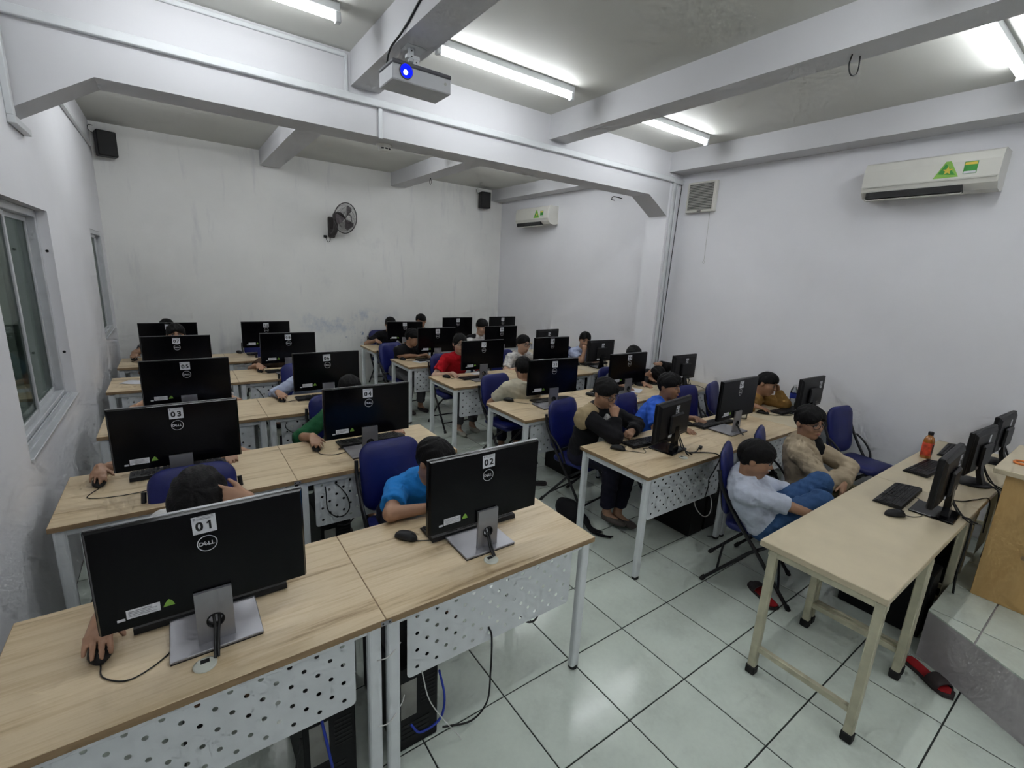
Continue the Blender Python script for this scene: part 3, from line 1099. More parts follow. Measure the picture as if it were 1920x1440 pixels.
def monitor_small(W=0.475, H=0.285, zb=0.085, round_base=False):
    """Older black monitor with a black neck."""
    root = thing('monitor', 'monitor', 'monitor')
    yb = -0.03
    b = MB()
    b.box(-W / 2, W / 2, yb + 0.012, yb + 0.040, zb, zb + H, 0.006)
    b.ring([[(-W / 2 + i, y, zb + i * 0.8), (W / 2 - i, y, zb + i * 0.8), (W / 2 - i, y, zb + H - i * 0.8), (-W / 2 + i, y, zb + H - i * 0.8)] for i, y in ((0.012, yb + 0.012), (0.035, yb))], smooth=False)
    b.build('housing', M['black'], root)
    MB().box(-0.09, 0.09, yb - 0.022, yb + 0.002, zb + 0.05, zb + 0.19, 0.01).build('back_hump', M['black'], root)
    MB().box(-W / 2 + 0.014, W / 2 - 0.014, yb + 0.0398, yb + 0.0405, zb + 0.018, zb + H - 0.014).build('screen', M['screen'], root)
    if round_base:
        MB().lathe([(0.002, 0.016), (0.06, 0.015), (0.105, 0.010), (0.112, 0.004), (0.108, 0.0)][::-1], 28).build('base', M['black'], root, (0, 0.0, 0))
        nk = MB()
        nk.ring([[(-0.032, -0.075, 0.010), (0.032, -0.075, 0.010), (0.032, -0.045, 0.012), (-0.032, -0.045, 0.012)],
                 [(-0.028, -0.050, 0.08), (0.028, -0.050, 0.08), (0.028, -0.024, 0.085), (-0.028, -0.024, 0.085)],
                 [(-0.03, -0.036, zb + 0.08), (0.03, -0.036, zb + 0.08), (0.03, -0.016, zb + 0.085), (-0.03, -0.016, zb + 0.085)]], smooth=False)
        nk.build('neck', M['black'], root)
    else:
        MB().box(-0.105, 0.105, -0.095, 0.095, 0.0, 0.012, 0.004).build('base', M['black_gloss'], root)
        nk = MB()
        nk.ring([[(-0.042, -0.06, 0.012), (0.042, -0.06, 0.012), (0.042, -0.028, 0.012), (-0.042, -0.028, 0.012)],
                 [(-0.028, -0.058, 0.06), (0.028, -0.058, 0.06), (0.028, -0.030, 0.06), (-0.028, -0.030, 0.06)],
                 [(-0.028, -0.052, zb + 0.10), (0.028, -0.052, zb + 0.10), (0.028, -0.026, zb + 0.10), (-0.028, -0.026, zb + 0.10)]], smooth=False)
        nk.build('neck', M['black_gloss'], root)
    MB().box(-0.075, -0.02, yb - 0.0008, yb, zb + 0.022, zb + 0.042).build('rating_label', M['paper'], root)
    cab = MB()
    cab.tube(arc([(0.05, yb - 0.005, zb + 0.03), (0.055, -0.06, 0.06), (0.03, -0.09, 0.03), (0.045, -0.135, 0.006), (0.03, -0.17, 0.004)], 5), 0.004, 6)
    cab.tube(arc([(0.07, yb - 0.005, zb + 0.03), (0.075, -0.055, 0.07), (0.06, -0.085, 0.035), (0.03, -0.125, 0.005), (0.0, -0.16, 0.004)], 5), 0.004, 6)
    cab.build('cable', M['cable'], root)
    return root


BIG = monitor_big()
SMALL = monitor_small()
ROUND = monitor_small(0.44, 0.285, 0.085, True)
mon_used = set()


def monitor(kind, num, x, y, rotz, label, z=T, sx=0.0, extra=None):
    proto = {'big': BIG, 'small': SMALL, 'round': ROUND}[kind]
    o = place(proto, kind in mon_used, (x, y, z), rotz, label, 'monitors on the desks')
    return o


MON = []   # (kind, number, x, y, rot)
for k, y in enumerate(LROW):
    for u, (n, xc) in enumerate(zip(NUM_L[k], [(-0.527, 0.465), (-0.585, 0.390), (-0.515, 0.468), (-0.558, 0.407), (-0.621, 0.358)][k])):
        MON.append(('big', n, xc, y + 0.243, 0.0))
MON += [('small', '23', 2.245, 0.475, R(8)), ('big', '24', 3.075, 0.50, R(1)), ('small', '25', 4.255, 0.405, R(-1)),
        ('big', '21', 2.185, 1.735, R(-5)), ('big', '22', 3.175, 1.725, 0), ('round', '20', 4.17, 1.72, 0),
        ('big', '17', 2.178, 2.925, 0), ('big', '18', 3.165, 2.925, R(-1)), ('small', '19', 4.06, 2.93, R(-3)),
        ('big', '15', 2.196, 4.08, 0), ('big', '16', 3.20, 4.08, 0), ('small', '14', 4.10, 4.10, R(5)),
        ('big', '12', 2.26, 5.27, R(-8)), ('big', '13', 3.17, 5.295, 0), ('big', '11', 4.07, 5.33, 0)]
DESCR = {'big': 'wide glossy monitor numbered %s, %s', 'small': 'older matt monitor numbered %s, %s', 'round': 'older round-footed monitor numbered %s, %s'}
mon_objs = []
for (kind, n, x, y, r) in MON:
    o = monitor(kind, n, x, y, r, DESCR[kind] % (n, POS[n]))
    mon_used.add(kind)
    if n == '12':
        o.scale = (1, 1, 0.885)
    mon_objs.append((o, kind, n))
for i, (num, x, y, r) in enumerate([('26', 2.80, -0.885, R(2)), ('', 3.60, -0.875, R(-4)), ('', 4.31, -0.87, R(-3))]):
    kind = 'small' if i == 0 else 'round'
    o = monitor(kind, num, x, y, r, ['older black monitor on the cream table nearest the aisle', 'older black monitor with slanted neck in the middle of the front tables',
                                     'older black monitor on the front table next to the right wall'][i], OT)
    mon_used.add(kind)
    mon_objs.append((o, kind, num))
for (o, kind, n) in mon_objs:
    if kind == 'big':
        sticker(o, n, -0.0524, 0.128 + 0.318 - 0.045, x=random.uniform(-0.006, 0.004), tilt=R(random.uniform(-2, 2)))
    elif n == '26':
        sticker(o, n, -0.0304, 0.085 + 0.285 - 0.075, x=0.12, w=0.05, h=0.07, size=0.042)
    elif n:
        sticker(o, n, -0.0304, 0.085 + 0.285 - 0.075, x=0.02 if n != '25' else 0.13, w=0.05, h=0.066, size=0.042)
    else:
        sticker(o, '', -0.0304, 0.085 + 0.285 - 0.07, x=0.06, w=0.035, h=0.05)


def keyboard_proto(curved=False):
    root = thing('keyboard', 'keyboard', 'keyboard')
    w, d = 0.44, 0.135
    b = MB()
    # side profile (y,z): wedge, higher at the far side of the typist (y<0 is away from the typist)
    prof = [(-d / 2, 0.003), (-d / 2 + 0.004, 0.022), (-d / 2 + 0.02, 0.024), (d / 2 - 0.01, 0.013), (d / 2, 0.008), (d / 2, 0.003)]
    b.prism(prof, -w / 2, w / 2, 'X')
    b.build('case', M['black_soft'], root)
    ks = MB()
    def key(x0, x1, y0, y1):
        z = 0.0165 - (y0 + y1) / 2 * 0.085
        P = [(x0, y0, z), (x1, y0, z), (x1, y1, z), (x0, y1, z)]
        i = 0.0018
        Q = [(x0 + i, y0 + i, z + 0.0055), (x1 - i, y0 + i, z + 0.0055), (x1 - i, y1 - i, z + 0.005), (x0 + i, y1 - i, z + 0.005)]
        ks.add(P + Q, [(0, 1, 5, 4), (1, 2, 6, 5), (2, 3, 7, 6), (3, 0, 4, 7), (4, 5, 6, 7)])
    p = 0.0188
    rows = [-0.046, -0.024, -0.0055, 0.013, 0.0315, 0.050]
    for ri, yc in enumerate(rows):
        xs = -0.205
        if ri == 5:
            for ww in (1.25, 1.25, 1.25, 6.25, 1.25, 1.25, 1.25, 1.25):
                key(-xs - ww * p + 0.0, -xs - 0.0016, yc - 0.008, yc + 0.008); xs += ww * p
        else:
            for c in range(15):
                key(-xs - p, -xs - 0.0016, yc - 0.008, yc + 0.008); xs += p
        for c in range(3):
            if ri not in (3,):
                key(-0.118 + 0.0 - 0.0 + 0.0 - c * p + 0.03 - 0.0 - p, -0.118 + 0.03 - c * p - 0.0016, yc - 0.008, yc + 0.008) if ri in (0, 1, 2, 4, 5) else None
        for c in range(4):
            if ri > 0:
                key(-0.213 + c * p, -0.213 + (c + 1) * p - 0.0016, yc - 0.008, yc + 0.008)
    tag(ks.build('keys', M['black'], root), kind='stuff')
    cd = MB().tube(arc([(0.05, -d / 2, 0.012), (0.055, -d / 2 - 0.02, 0.005), (0.03, -d / 2 - 0.05, 0.004), (0.02, -d / 2 - 0.09, 0.004)], 4), 0.0022, 5)
    cd.build('cord', M['cable'], root)
    return root


def mouse_proto():
    root = thing('mouse', 'mouse', 'mouse')
    rings = []
    L, W, H = 0.108, 0.060, 0.036
    n = 16
    for t in (0.0, 0.04, 0.14, 0.3, 0.5, 0.7, 0.86, 0.96, 1.0):
        y = -L / 2 + L * t
        f = math.sqrt(max(0.02, 1 - (2 * abs(t - 0.5)) ** 3.2))
        hh = H * (0.62 + 0.38 * math.sin(math.pi * min(1, t * 0.62 + 0.2))) * (f ** 0.7)
        w = W * f * (0.9 + 0.1 * math.cos((t - 0.3) * 4))
        loop = []
        for k in range(n):
            a = 2 * math.pi * k / n
            c, s = math.cos(a), math.sin(a)
            loop.append((w / 2 * math.copysign(abs(c) ** 0.75, c), y, max(0.0015, hh * 0.38 + (hh * 0.62 * s if s > 0 else hh * 0.38 * s))))
        rings.append(loop)
    MB().ring(rings).build('shell', M['black_soft'], root)
    MB().lathe([(0.0085, -0.003), (0.0095, 0), (0.0085, 0.003)], 12, axis='X').build('wheel', M['rubber'], root, (0, -0.030, 0.0265))
    MB().box(-0.0009, 0.0009, -0.048, -0.012, 0.026, 0.0312).build('button_gap', M['rubber'], root)
    return root


KEYB = keyboard_proto()
MOUSE = mouse_proto()
kb_used = ms_used = False
CORDS = []


def keyboard(x, y, rotz, label, z=T):
    global kb_used
    o = place(KEYB, kb_used, (x, y, z), rotz, label, 'black keyboards')
    kb_used = True


def mouse(x, y, rotz, label, cord, z=T):
    global ms_used
    o = place(MOUSE, ms_used, (x, y, z), rotz, label, 'black wired mice')
    ms_used = True
    if cord:
        CORDS.append((o, x, y, rotz, cord))


def finish_cords():
    for (o, x, y, rotz, cord) in CORDS:
        c, s = math.cos(-rotz), math.sin(-rotz)
        loc = lambda p: ((p[0] - x) * c - (p[1] - y) * s, (p[0] - x) * s + (p[1] - y) * c, (p[2] if len(p) > 2 else 0.003))
        pts = [(0, -0.05, 0.010), (0, -0.062, 0.004)] + [loc(p) for p in cord]
        MB().tube(arc(pts, 6), 0.0021, 5).build('cord', M['cable'], o)


kbx = {'01': (-0.52, 0.315), '02': (0.502, 0.305), '03': (-0.60, 1.625), '04': (0.478, 1.60), '05': (-0.50, 2.86), '06': (0.47, 2.87), '07': (-0.55, 4.14), '08': (0.42, 4.125),
       '09': (-0.62, 5.25), '10': (0.37, 5.32), '23': (2.24, 0.64), '24': (3.13, 0.67), '25': (4.24, 0.56), '21': (2.34, 1.87), '22': (3.17, 1.90), '20': (4.15, 1.93),
       '17': (2.20, 3.00), '18': (3.17, 3.10), '19': (4.16, 3.13), '15': (2.20, 4.19), '16': (3.2, 4.25), '12': (2.24, 5.45), '13': (3.17, 5.47)}
for n, (x, y) in kbx.items():
    keyboard(x, y, R({'23': -4, '21': -5, '25': -3, '15': 3}.get(n, random.uniform(-2, 2))), 'black keyboard, ' + POS[n])
keyboard(2.87, -0.70, R(2), 'black keyboard on the cream table nearest the aisle', OT)
keyboard(3.62, -0.655, R(-3), 'black keyboard beside the tea bottle on the front table', OT)
keyboard(4.29, -0.66, R(4), 'black keyboard on the front table next to the right wall', OT)

mouse(-0.817, 0.215, R(6), 'mouse under a hand left of the monitor, ' + POS['01'], [(-0.80, 0.10), (-0.74, 0.055), (-0.66, 0.10), (-0.60, 0.20)])
mouse(0.198, 0.336, R(38), 'free mouse left of the monitor, ' + POS['02'], [(0.30, 0.26), (0.38, 0.235), (0.44, 0.27), (0.46, 0.32)])
mouse(-0.942, 1.605, R(4), 'mouse under a hand left of the monitor, ' + POS['03'], [(-0.96, 1.50), (-0.97, 1.44), (-0.88, 1.40), (-0.76, 1.40), (-0.66, 1.45), (-0.62, 1.53)])
mouse(0.12, 1.603, R(-4), 'mouse under a hand left of the monitor, ' + POS['04'], [(0.12, 1.50), (0.18, 1.45), (0.26, 1.46), (0.27, 1.51), (0.24, 1.53), (0.28, 1.56), (0.33, 1.58)])
mouse(-0.86, 2.80, 0, 'mouse under a hand left of the monitor, ' + POS['05'], None)
mouse(0.135, 2.874, R(8), 'mouse under a hand left of the monitor, ' + POS['06'], [(0.22, 2.84), (0.28, 2.90), (0.32, 2.95)])
mouse(0.15, 4.178, 0, 'mouse under a hand left of the monitor, ' + POS['08'], [(0.17, 4.08), (0.22, 4.06), (0.26, 4.08)])
mouse(0.079, 5.452, R(10), 'free mouse left of the monitor, ' + POS['10'], [(0.12, 5.38), (0.16, 5.36)])
mouse(-0.97, 5.30, R(10), 'mouse under a hand left of the monitor, ' + POS['09'], [(-0.99, 5.19), (-0.93, 5.14), (-0.85, 5.15), (-0.80, 5.22)])
mouse(1.87, 3.15, R(20), 'free mouse left of the monitor, ' + POS['17'], [(1.93, 3.05), (1.99, 3.05), (2.0, 3.02)])
mouse(1.831, 4.303, R(15), 'free mouse left of the monitor, ' + POS['15'], [(1.90, 4.20), (1.98, 4.15), (2.05, 4.14)])
mouse(1.938, 2.033, R(30), 'free mouse left of the monitor, ' + POS['21'], [(2.00, 1.93), (2.06, 1.86), (2.12, 1.80)])
mouse(2.83, 1.85, R(10), 'free mouse left of the monitor, ' + POS['22'], [(2.90, 1.78), (2.96, 1.80)])
mouse(1.906, 0.641, R(35), 'free mouse left of the monitor, ' + POS['23'], [(1.98, 0.55), (2.02, 0.50), (2.06, 0.52), (2.08, 0.56), (2.12, 0.55)])
mouse(2.88, 0.76, R(25), 'free mouse left of the monitor, ' + POS['24'], [(2.93, 0.66), (2.96, 0.58), (3.0, 0.55), (3.05, 0.56)])
mouse(3.90, 0.63, R(20), 'mouse under a hand left of the monitor, ' + POS['25'], [(3.94, 0.54), (4.05, 0.47), (4.12, 0.46)])
mouse(3.92, 1.93, R(10), 'mouse under a hand left of the monitor, ' + POS['20'], None)
mouse(1.974, 5.60, R(0), 'mouse under a hand left of the monitor, ' + POS['12'], None)
mouse(3.87, 3.17, R(10), 'free mouse left of the monitor, ' + POS['19'], [(3.92, 3.05), (4.0, 3.0)])
mouse(2.545, -0.775, R(55), 'free mouse beside the keyboard on the front table', [(2.62, -0.84), (2.68, -0.86), (2.72, -0.84)], OT)
finish_cords()


# ================================================================== COMPUTER CASES, CABLES, FLOOR THINGS
def tower(x, y, label, rotz=0.0, flat=False, backplate=True, z=0.0):
    root = thing('computer_case', label, 'computer', (x, y, z), rotz, 'black computer cases')
    MB().box(-0.09, 0.09, -0.20, 0.20, 0.0, 0.40, 0.006).build('case', M['pc'], root)
    if backplate:
        MB().box(-0.07, -0.005, -0.2015, -0.20, 0.16, 0.33, 0).build('port_plate', M['pc_plate'], root)
        g = MB()
        for k in range(7):
            g.box(0.015, 0.075, -0.2012, -0.20, 0.20 + k * 0.018, 0.208 + k * 0.018)
        g.build('vent_grille', M['black_soft'], root)
        g = MB()
        for k in range(4):
            g.box(-0.068, 0.05, -0.2014, -0.20, 0.045 + k * 0.022, 0.06 + k * 0.022)
        g.build('slot_cover', M['black'], root)
    return root


tower(-0.23, 0.20, 'black computer case left of the middle legs, front row, window side')
tower(0.105, 0.20, 'black computer case right of the middle legs, front row, left of the aisle')
tower(-0.33, 1.47, 'black computer case under the second row desk by the window')
tower(0.14, 1.47, 'black computer case behind the punched panel of the second row, by the aisle')
tower(-0.20, 2.74, 'black computer case under the third row desk by the window')
tower(0.20, 2.74, 'black computer case behind the punched panel of the third row, by the aisle')
tower(2.59, 0.57, 'left of the two cases standing together under the front right desks', backplate=False)
tower(2.79, 0.57, 'right of the two cases standing together under the front right desks', backplate=False)
tower(2.50, 1.80, 'black computer case under the second row desk right of the aisle', backplate=False)
tower(3.60, 0.60, 'black computer case at the wall end of the front right desks', backplate=False)
tower(2.80, -0.77, 'black computer case under the front table, beside the podium', backplate=False)
tower(3.40, -0.75, 'black computer case under the front table, further along the podium', backplate=False)


def cable(pts, r, mat, label, n=6, name='cable'):
    o = MB().tube(arc(pts, 7), r, n).build(name, M[mat])
    return tag(o, label, 'cable')


yp = LROW[0] + 0.043
cable([(0.40, yp, 0.46), (0.405, yp - 0.02, 0.42), (0.40, yp - 0.03, 0.25), (0.395, yp - 0.02, 0.10), (0.33, yp, 0.02), (0.22, yp + 0.05, 0.008)], 0.004, 'cable', 'black cable hanging from the punched panel under monitor 02')
cable([(0.60, yp + 0.04, 0.40), (0.63, yp + 0.03, 0.36), (0.68, yp + 0.03, 0.35), (0.72, yp + 0.04, 0.40)], 0.0045, 'cable', 'short black cable loop below the panel edge under monitor 02')
cable([(0.19, yp + 0.03, 0.33), (0.20, yp - 0.0, 0.22), (0.17, yp - 0.02, 0.15), (0.09, yp - 0.015, 0.13), (0.06, yp + 0.012, 0.16)], 0.005, 'cable_blue', 'blue network cable on the case right of the middle legs')
cable([(-0.26, yp + 0.03, 0.36), (-0.25, yp - 0.01, 0.26), (-0.24, yp - 0.01, 0.16), (-0.255, yp + 0.012, 0.12)], 0.005, 'cable_blue', 'blue network cable on the left case of the front row')
cable([(-0.33, yp + 0.02, 0.34), (-0.36, yp - 0.01, 0.20), (-0.34, yp - 0.02, 0.06), (-0.30, yp, 0.01)], 0.004, 'cable', 'black cable dropping to the floor under monitor 01')
cable([(0.10, yp, 0.40), (0.12, yp - 0.02, 0.28), (0.17, yp - 0.03, 0.17), (0.24, yp - 0.04, 0.05), (0.26, yp - 0.04, 0.008)], 0.0025, 'cable_white', 'thin white wire crossing the computer case under monitor 02')
cable([(-0.11, yp - 0.012, 0.56), (-0.05, yp - 0.04, 0.57), (0.01, yp - 0.015, 0.585)], 0.002, 'cable_white', 'white cable tie round the middle legs, upper one')
cable([(-0.11, yp - 0.012, 0.28), (-0.05, yp - 0.04, 0.285), (0.01, yp - 0.015, 0.31), (0.03, yp + 0.0, 0.33)], 0.002, 'cable_white', 'white cable tie round the middle legs, lower one')
yp = LROW[1] + 0.040
cable([(0.075, yp + 0.004, 0.640), (0.075, yp - 0.012, 0.60), (0.08, yp - 0.012, 0.50), (0.12, yp - 0.012, 0.445), (0.17, yp - 0.012, 0.435), (0.205, yp - 0.012, 0.475), (0.195, yp - 0.012, 0.55), (0.16, yp - 0.012, 0.615), (0.13, yp + 0.004, 0.650)], 0.0035, 'cable', 'black cable loop threaded through the punched panel under monitor 04')
cable([(0.14, yp + 0.02, 0.36), (0.20, yp + 0.01, 0.36), (0.25, yp + 0.02, 0.40)], 0.005, 'cable', 'black cable end poking out below the panel under monitor 04')
yp = LROW[2] + 0.040
cable([(0.09, yp + 0.004, 0.640), (0.095, yp - 0.012, 0.61), (0.14, yp - 0.014, 0.57), (0.21, yp - 0.014, 0.545), (0.27, yp + 0.004, 0.57)], 0.0035, 'cable', 'black cable through the third row punched panel by the aisle')
yp = LROW[3] + 0.040
cable([(0.06, yp + 0.004, 0.640), (0.08, yp - 0.012, 0.61), (0.11, yp - 0.014, 0.55), (0.12, yp + 0.004, 0.50)], 0.0035, 'cable', 'black cable through the fourth row punched panel by the aisle')
yp = RROW[0]
cable([(2.33, 0.335, T + 0.004), (2.40, 0.30, T + 0.006), (2.47, 0.235, T + 0.006), (2.475, 0.205, T - 0.02), (2.44, 0.215, 0.62), (2.43, 0.235, 0.55), (2.445, 0.24, 0.50), (2.435, 0.24, 0.45), (2.45, 0.26, 0.38)], 0.004, 'cable', 'black monitor cable hanging over the desk edge beside monitor 23')
cable([(2.30, 0.36, T + 0.005), (2.36, 0.33, T + 0.006), (2.42, 0.345, T + 0.010), (2.45, 0.355, T + 0.014)], 0.004, 'cable', 'black cable with a loose plug lying on the desk of monitor 23')
MB().box(-0.028, 0.028, -0.012, 0.012, 0, 0.016, 0.004).build('plug', M['cable'], None, (2.475, 0.362, T), (0, 0, R(25)))
tag(bpy.data.objects['plug'], 'loose black cable plug on the desk of monitor 23', 'plug')
cable([(2.42, 0.33, 0.40), (2.43, 0.30, 0.30), (2.50, 0.27, 0.225), (2.58, 0.27, 0.235), (2.62, 0.30, 0.32), (2.60, 0.34, 0.40)], 0.004, 'cable_white', 'white cable loop hanging before the cases under monitor 23')
cable([(2.62, 0.28, 0.02), (2.70, 0.26, 0.008), (2.76, 0.29, 0.01), (2.78, 0.33, 0.06), (2.765, 0.345, 0.25), (2.75, 0.30, 0.42), (2.73, 0.27, 0.56), (2.70, 0.24, 0.60)], 0.004, 'cable', 'black power cable looping over the floor below monitor 24')
cable([(4.20, 1.66, T + 0.03), (4.25, 1.55, T + 0.03), (4.30, 1.50, T + 0.005), (4.36, 1.485, T - 0.02), (4.38, 1.48, 0.5)], 0.004, 'cable', 'black cables trailing from monitor 20 over the cream desk edge')
cable([(2.86, -0.99, OT + 0.004), (2.90, -1.022, OT - 0.02), (2.89, -1.03, 0.55), (2.86, -1.03, 0.40), (2.85, -1.04, PZ + 0.006)], 0.006, 'cable', 'black cable bundle hanging behind the front table near the lectern')
cable([(3.62, -0.96, OT + 0.004), (3.60, -1.0, OT + 0.004), (3.56, -1.03, OT - 0.03), (3.55, -1.04, 0.50), (3.5, -1.04, PZ + 0.006)], 0.005, 'cable', 'black cable hanging behind the middle of the front tables')
cable([(3.10, -0.90, OT + 0.004), (3.15, -0.94, OT + 0.004), (3.25, -0.975, OT + 0.004), (3.35, -1.02, OT - 0.01), (3.36, -1.03, 0.5)], 0.003, 'cable', 'thin black wire over the back edge of the front table')


def bottle(x, y, z, kind, label):
    root = thing('bottle', label, 'bottle', (x, y, z))
    if kind == 'tea':
        MB().lathe([(0.028, 0), (0.033, 0.004), (0.033, 0.022)], 24).build('base_part', M['tea'], root)
        MB().lathe([(0.0335, 0.022), (0.0335, 0.120), (0.030, 0.128)], 24).build('label_sleeve', M['tea_red'], root)
        b = MB()
        for k in range(9):
            a0, a1 = R(-120 + 10 * k), R(-120 + 10 * (k + 1))
            b.add([(0.0339 * math.cos(a0), 0.0339 * math.sin(a0), 0.030), (0.0339 * math.cos(a1), 0.0339 * math.sin(a1), 0.030), (0.0339 * math.cos(a1), 0.0339 * math.sin(a1), 0.112), (0.0339 * math.cos(a0), 0.0339 * math.sin(a0), 0.112)], [(0, 1, 2, 3)])
        b.build('dark_label', M['tea_dark'], root)
        MB().lathe([(0.0335, 0.120), (0.032, 0.140), (0.024, 0.160), (0.015, 0.172), (0.014, 0.180)], 24).build('shoulder', M['tea'], root)
        MB().lathe([(0.017, 0.178), (0.017, 0.198), (0.015, 0.201)], 18).build('cap', M['black_soft'], root)
    else:
        MB().lathe([(0.028, 0), (0.032, 0.005), (0.032, 0.07), (0.029, 0.08), (0.032, 0.09), (0.032, 0.16), (0.028, 0.18), (0.014, 0.205), (0.0135, 0.215)], 20).build('body', M['bottle_clear'], root)
        MB().lathe([(0.0327, 0.092), (0.0327, 0.142)], 20, cap=False).build('label_sleeve', M['water_label'], root)
        MB().lathe([(0.0155, 0.212), (0.0155, 0.226), (0.014, 0.228)], 16).build('cap', M['duct'], root)


bottle(3.91, -0.575, OT, 'tea', 'amber tea bottle with red label and black cap on the front table')
bottle(4.465, 0.625, T, 'water', 'clear water bottle with blue label beside monitor 25')
bottle(3.55, 0.63, T, 'water', 'clear water bottle with blue label behind monitor 24')


def sheet(x, y, z, w, d, rot, label):
    mb = MB()
    n = 6
    for i in range(n):
        for j in range(2):
            mb.add([(-w / 2 + w * i / n, -d / 2 + d * j / 2, 0.001 + 0.002 * math.sin(i * 1.3)), (-w / 2 + w * (i + 1) / n, -d / 2 + d * j / 2, 0.001 + 0.002 * math.sin((i + 1) * 1.3)),
                    (-w / 2 + w * (i + 1) / n, -d / 2 + d * (j + 1) / 2, 0.001 + 0.002 * math.sin((i + 1) * 1.3)), (-w / 2 + w * i / n, -d / 2 + d * (j + 1) / 2, 0.001 + 0.002 * math.sin(i * 1.3))], [(0, 1, 2, 3)])
    o = mb.build('paper_sheet', M['paper'], None, (x, y, z + 0.002), (0, 0, rot))
    tag(o, label, 'paper')


sheet(2.02, 4.12, T, 0.21, 0.15, R(20), 'white sheet of paper under the mouse cord by monitor 15')
sheet(-0.90, 4.08, T, 0.21, 0.15, R(-25), 'white sheet of paper left of monitor 07')
sheet(2.30, 3.20, T, 0.15, 0.10, R(10), 'small printed paper behind monitor 17')
sheet(3.45, 1.80, T, 0.20, 0.15, R(30), 'white sheet of paper right of monitor 22')
sheet(2.93, 1.90, T, 0.10, 0.07, R(-15), 'small white note beside the mouse of monitor 22')


def slipper(x, y, rot, label, kind, z=0.0):
    root = thing('slipper', label, 'slipper', (x, y, z), rot)
    o = [(-0.038, -0.10), (-0.03, -0.122), (0.0, -0.13), (0.03, -0.122), (0.038, -0.10), (0.034, -0.02), (0.044, 0.06), (0.036, 0.11), (0.0, 0.13), (-0.038, 0.105), (-0.046, 0.06), (-0.034, -0.02)]
    MB().prism(o, 0.0, 0.018).build('sole', M['sole'], root)
    MB().prism([(a * 0.86, b * 0.9 - 0.004) for a, b in o], 0.018, 0.022).build('insole', M['red'] if kind == 'red' else M['black_soft'], root)
    st = MB()
    rings = []
    for y_ in (0.02, 0.05, 0.085):
        rings.append([(0.05 * math.cos(R(a)), y_, 0.016 + 0.045 * math.sin(R(a)) * (1 if y_ < 0.08 else 0.75)) for a in range(0, 181, 20)] + [(0.045 * math.cos(R(a)), y_, 0.014 + 0.041 * math.sin(R(a)) * (1 if y_ < 0.08 else 0.75)) for a in range(180, -1, -20)])
    st.ring(rings)
    st.build('strap', M['sole'], root)


slipper(2.305, -0.30, R(-31), 'dark slipper with red insole behind the front table leg', 'red')
slipper(2.405, -1.09, R(150), 'dark slipper with red insole by the podium edge', 'red')
slipper(2.03, 1.70, R(60), 'black sandal on the floor beside monitor 02, in the aisle', 'black')


# ================================================================== WALL AND CEILING THINGS
def aircon(y0, y1, z0, label, depth=0.21, h=0.29):
    root = thing('air_conditioner', label, 'air conditioner', (XR, (y0 + y1) / 2, z0), 0, 'white air conditioners')
    L = (y1 - y0) / 2
    prof = [(0, 0.02), (-0.06, 0.0), (-depth * 0.72, 0.012), (-depth * 0.93, 0.055), (-depth, 0.10), (-depth * 0.99, h * 0.75), (-depth * 0.90, h - 0.015), (-depth * 0.75, h), (0, h)]
    b = MB()
    n = len(prof)
    b.add([(x, -L, z) for x, z in prof] + [(x, L, z) for x, z in prof],
          [tuple(range(n)), tuple(range(n, 2 * n))[::-1]] + [(i, n + i, n + (i + 1) % n, (i + 1) % n) for i in range(n)])
    b.build('casing', M['ac'], root)
    MB().box(-depth * 0.965, -depth * 0.66, -L + 0.19, L - 0.04, 0.002, 0.052).build('outlet', M['ac_dark'], root)
    lv = MB()
    lv.box(-0.004, 0.004, -L + 0.19, L - 0.04, -0.028, 0.028, 0.002)
    lv.build('louvre', M['ac'], root, (-depth * 0.80, 0, 0.002), (0, R(62), 0))
    x = -depth - 0.0015
    MB().box(x + 0.002, x + 0.004, -L + 0.01, L - 0.01, 0.088, 0.090).build('panel_gap', M['grille'], root)
    zc = 0.165
    yc = -L + 0.30
    tri = [(yc - 0.075, zc - 0.055), (yc + 0.075, zc - 0.055), (yc + 0.015, zc + 0.062), (yc - 0.015, zc + 0.062)]
    t = MB().prism(tri, x, x + 0.003, 'X').build('triangle_sticker', M['green_light'], root)
    MB().prism([(yc - 0.055, zc - 0.04), (yc + 0.052, zc - 0.025), (yc + 0.01, zc + 0.045)], x - 0.0008, x + 0.001, 'X').build('triangle_field', M['green'], t)
    st = []
    for k in range(10):
        a, r = R(90 + 36 * k), (0.032 if k % 2 == 0 else 0.014)
        st.append((yc - 0.005 + r * math.cos(a), zc - 0.005 + r * math.sin(a)))
    MB().prism(st, x - 0.0016, x, 'X').build('star_mark', M['yellow'], t)
    y2 = -L + 0.165
    s = MB().box(x, x + 0.003, y2 - 0.038, y2 + 0.038, zc - 0.040, zc + 0.045).build('energy_label', M['green'], root)
    MB().box(x - 0.001, x + 0.001, y2 - 0.034, y2 + 0.034, zc + 0.022, zc + 0.040).build('label_band', M['yellow'], s)
    MB().box(x - 0.001, x + 0.001, y2 - 0.034, y2 + 0.034, zc - 0.038, zc - 0.022).build('label_foot', M['paper'], s)
    return root


aircon(-0.475, 0.375, 2.675, 'large white air conditioner on the right wall above the front tables')
aircon(4.62, 5.50, 2.70, 'smaller-looking white air conditioner on the right wall near the back corner')

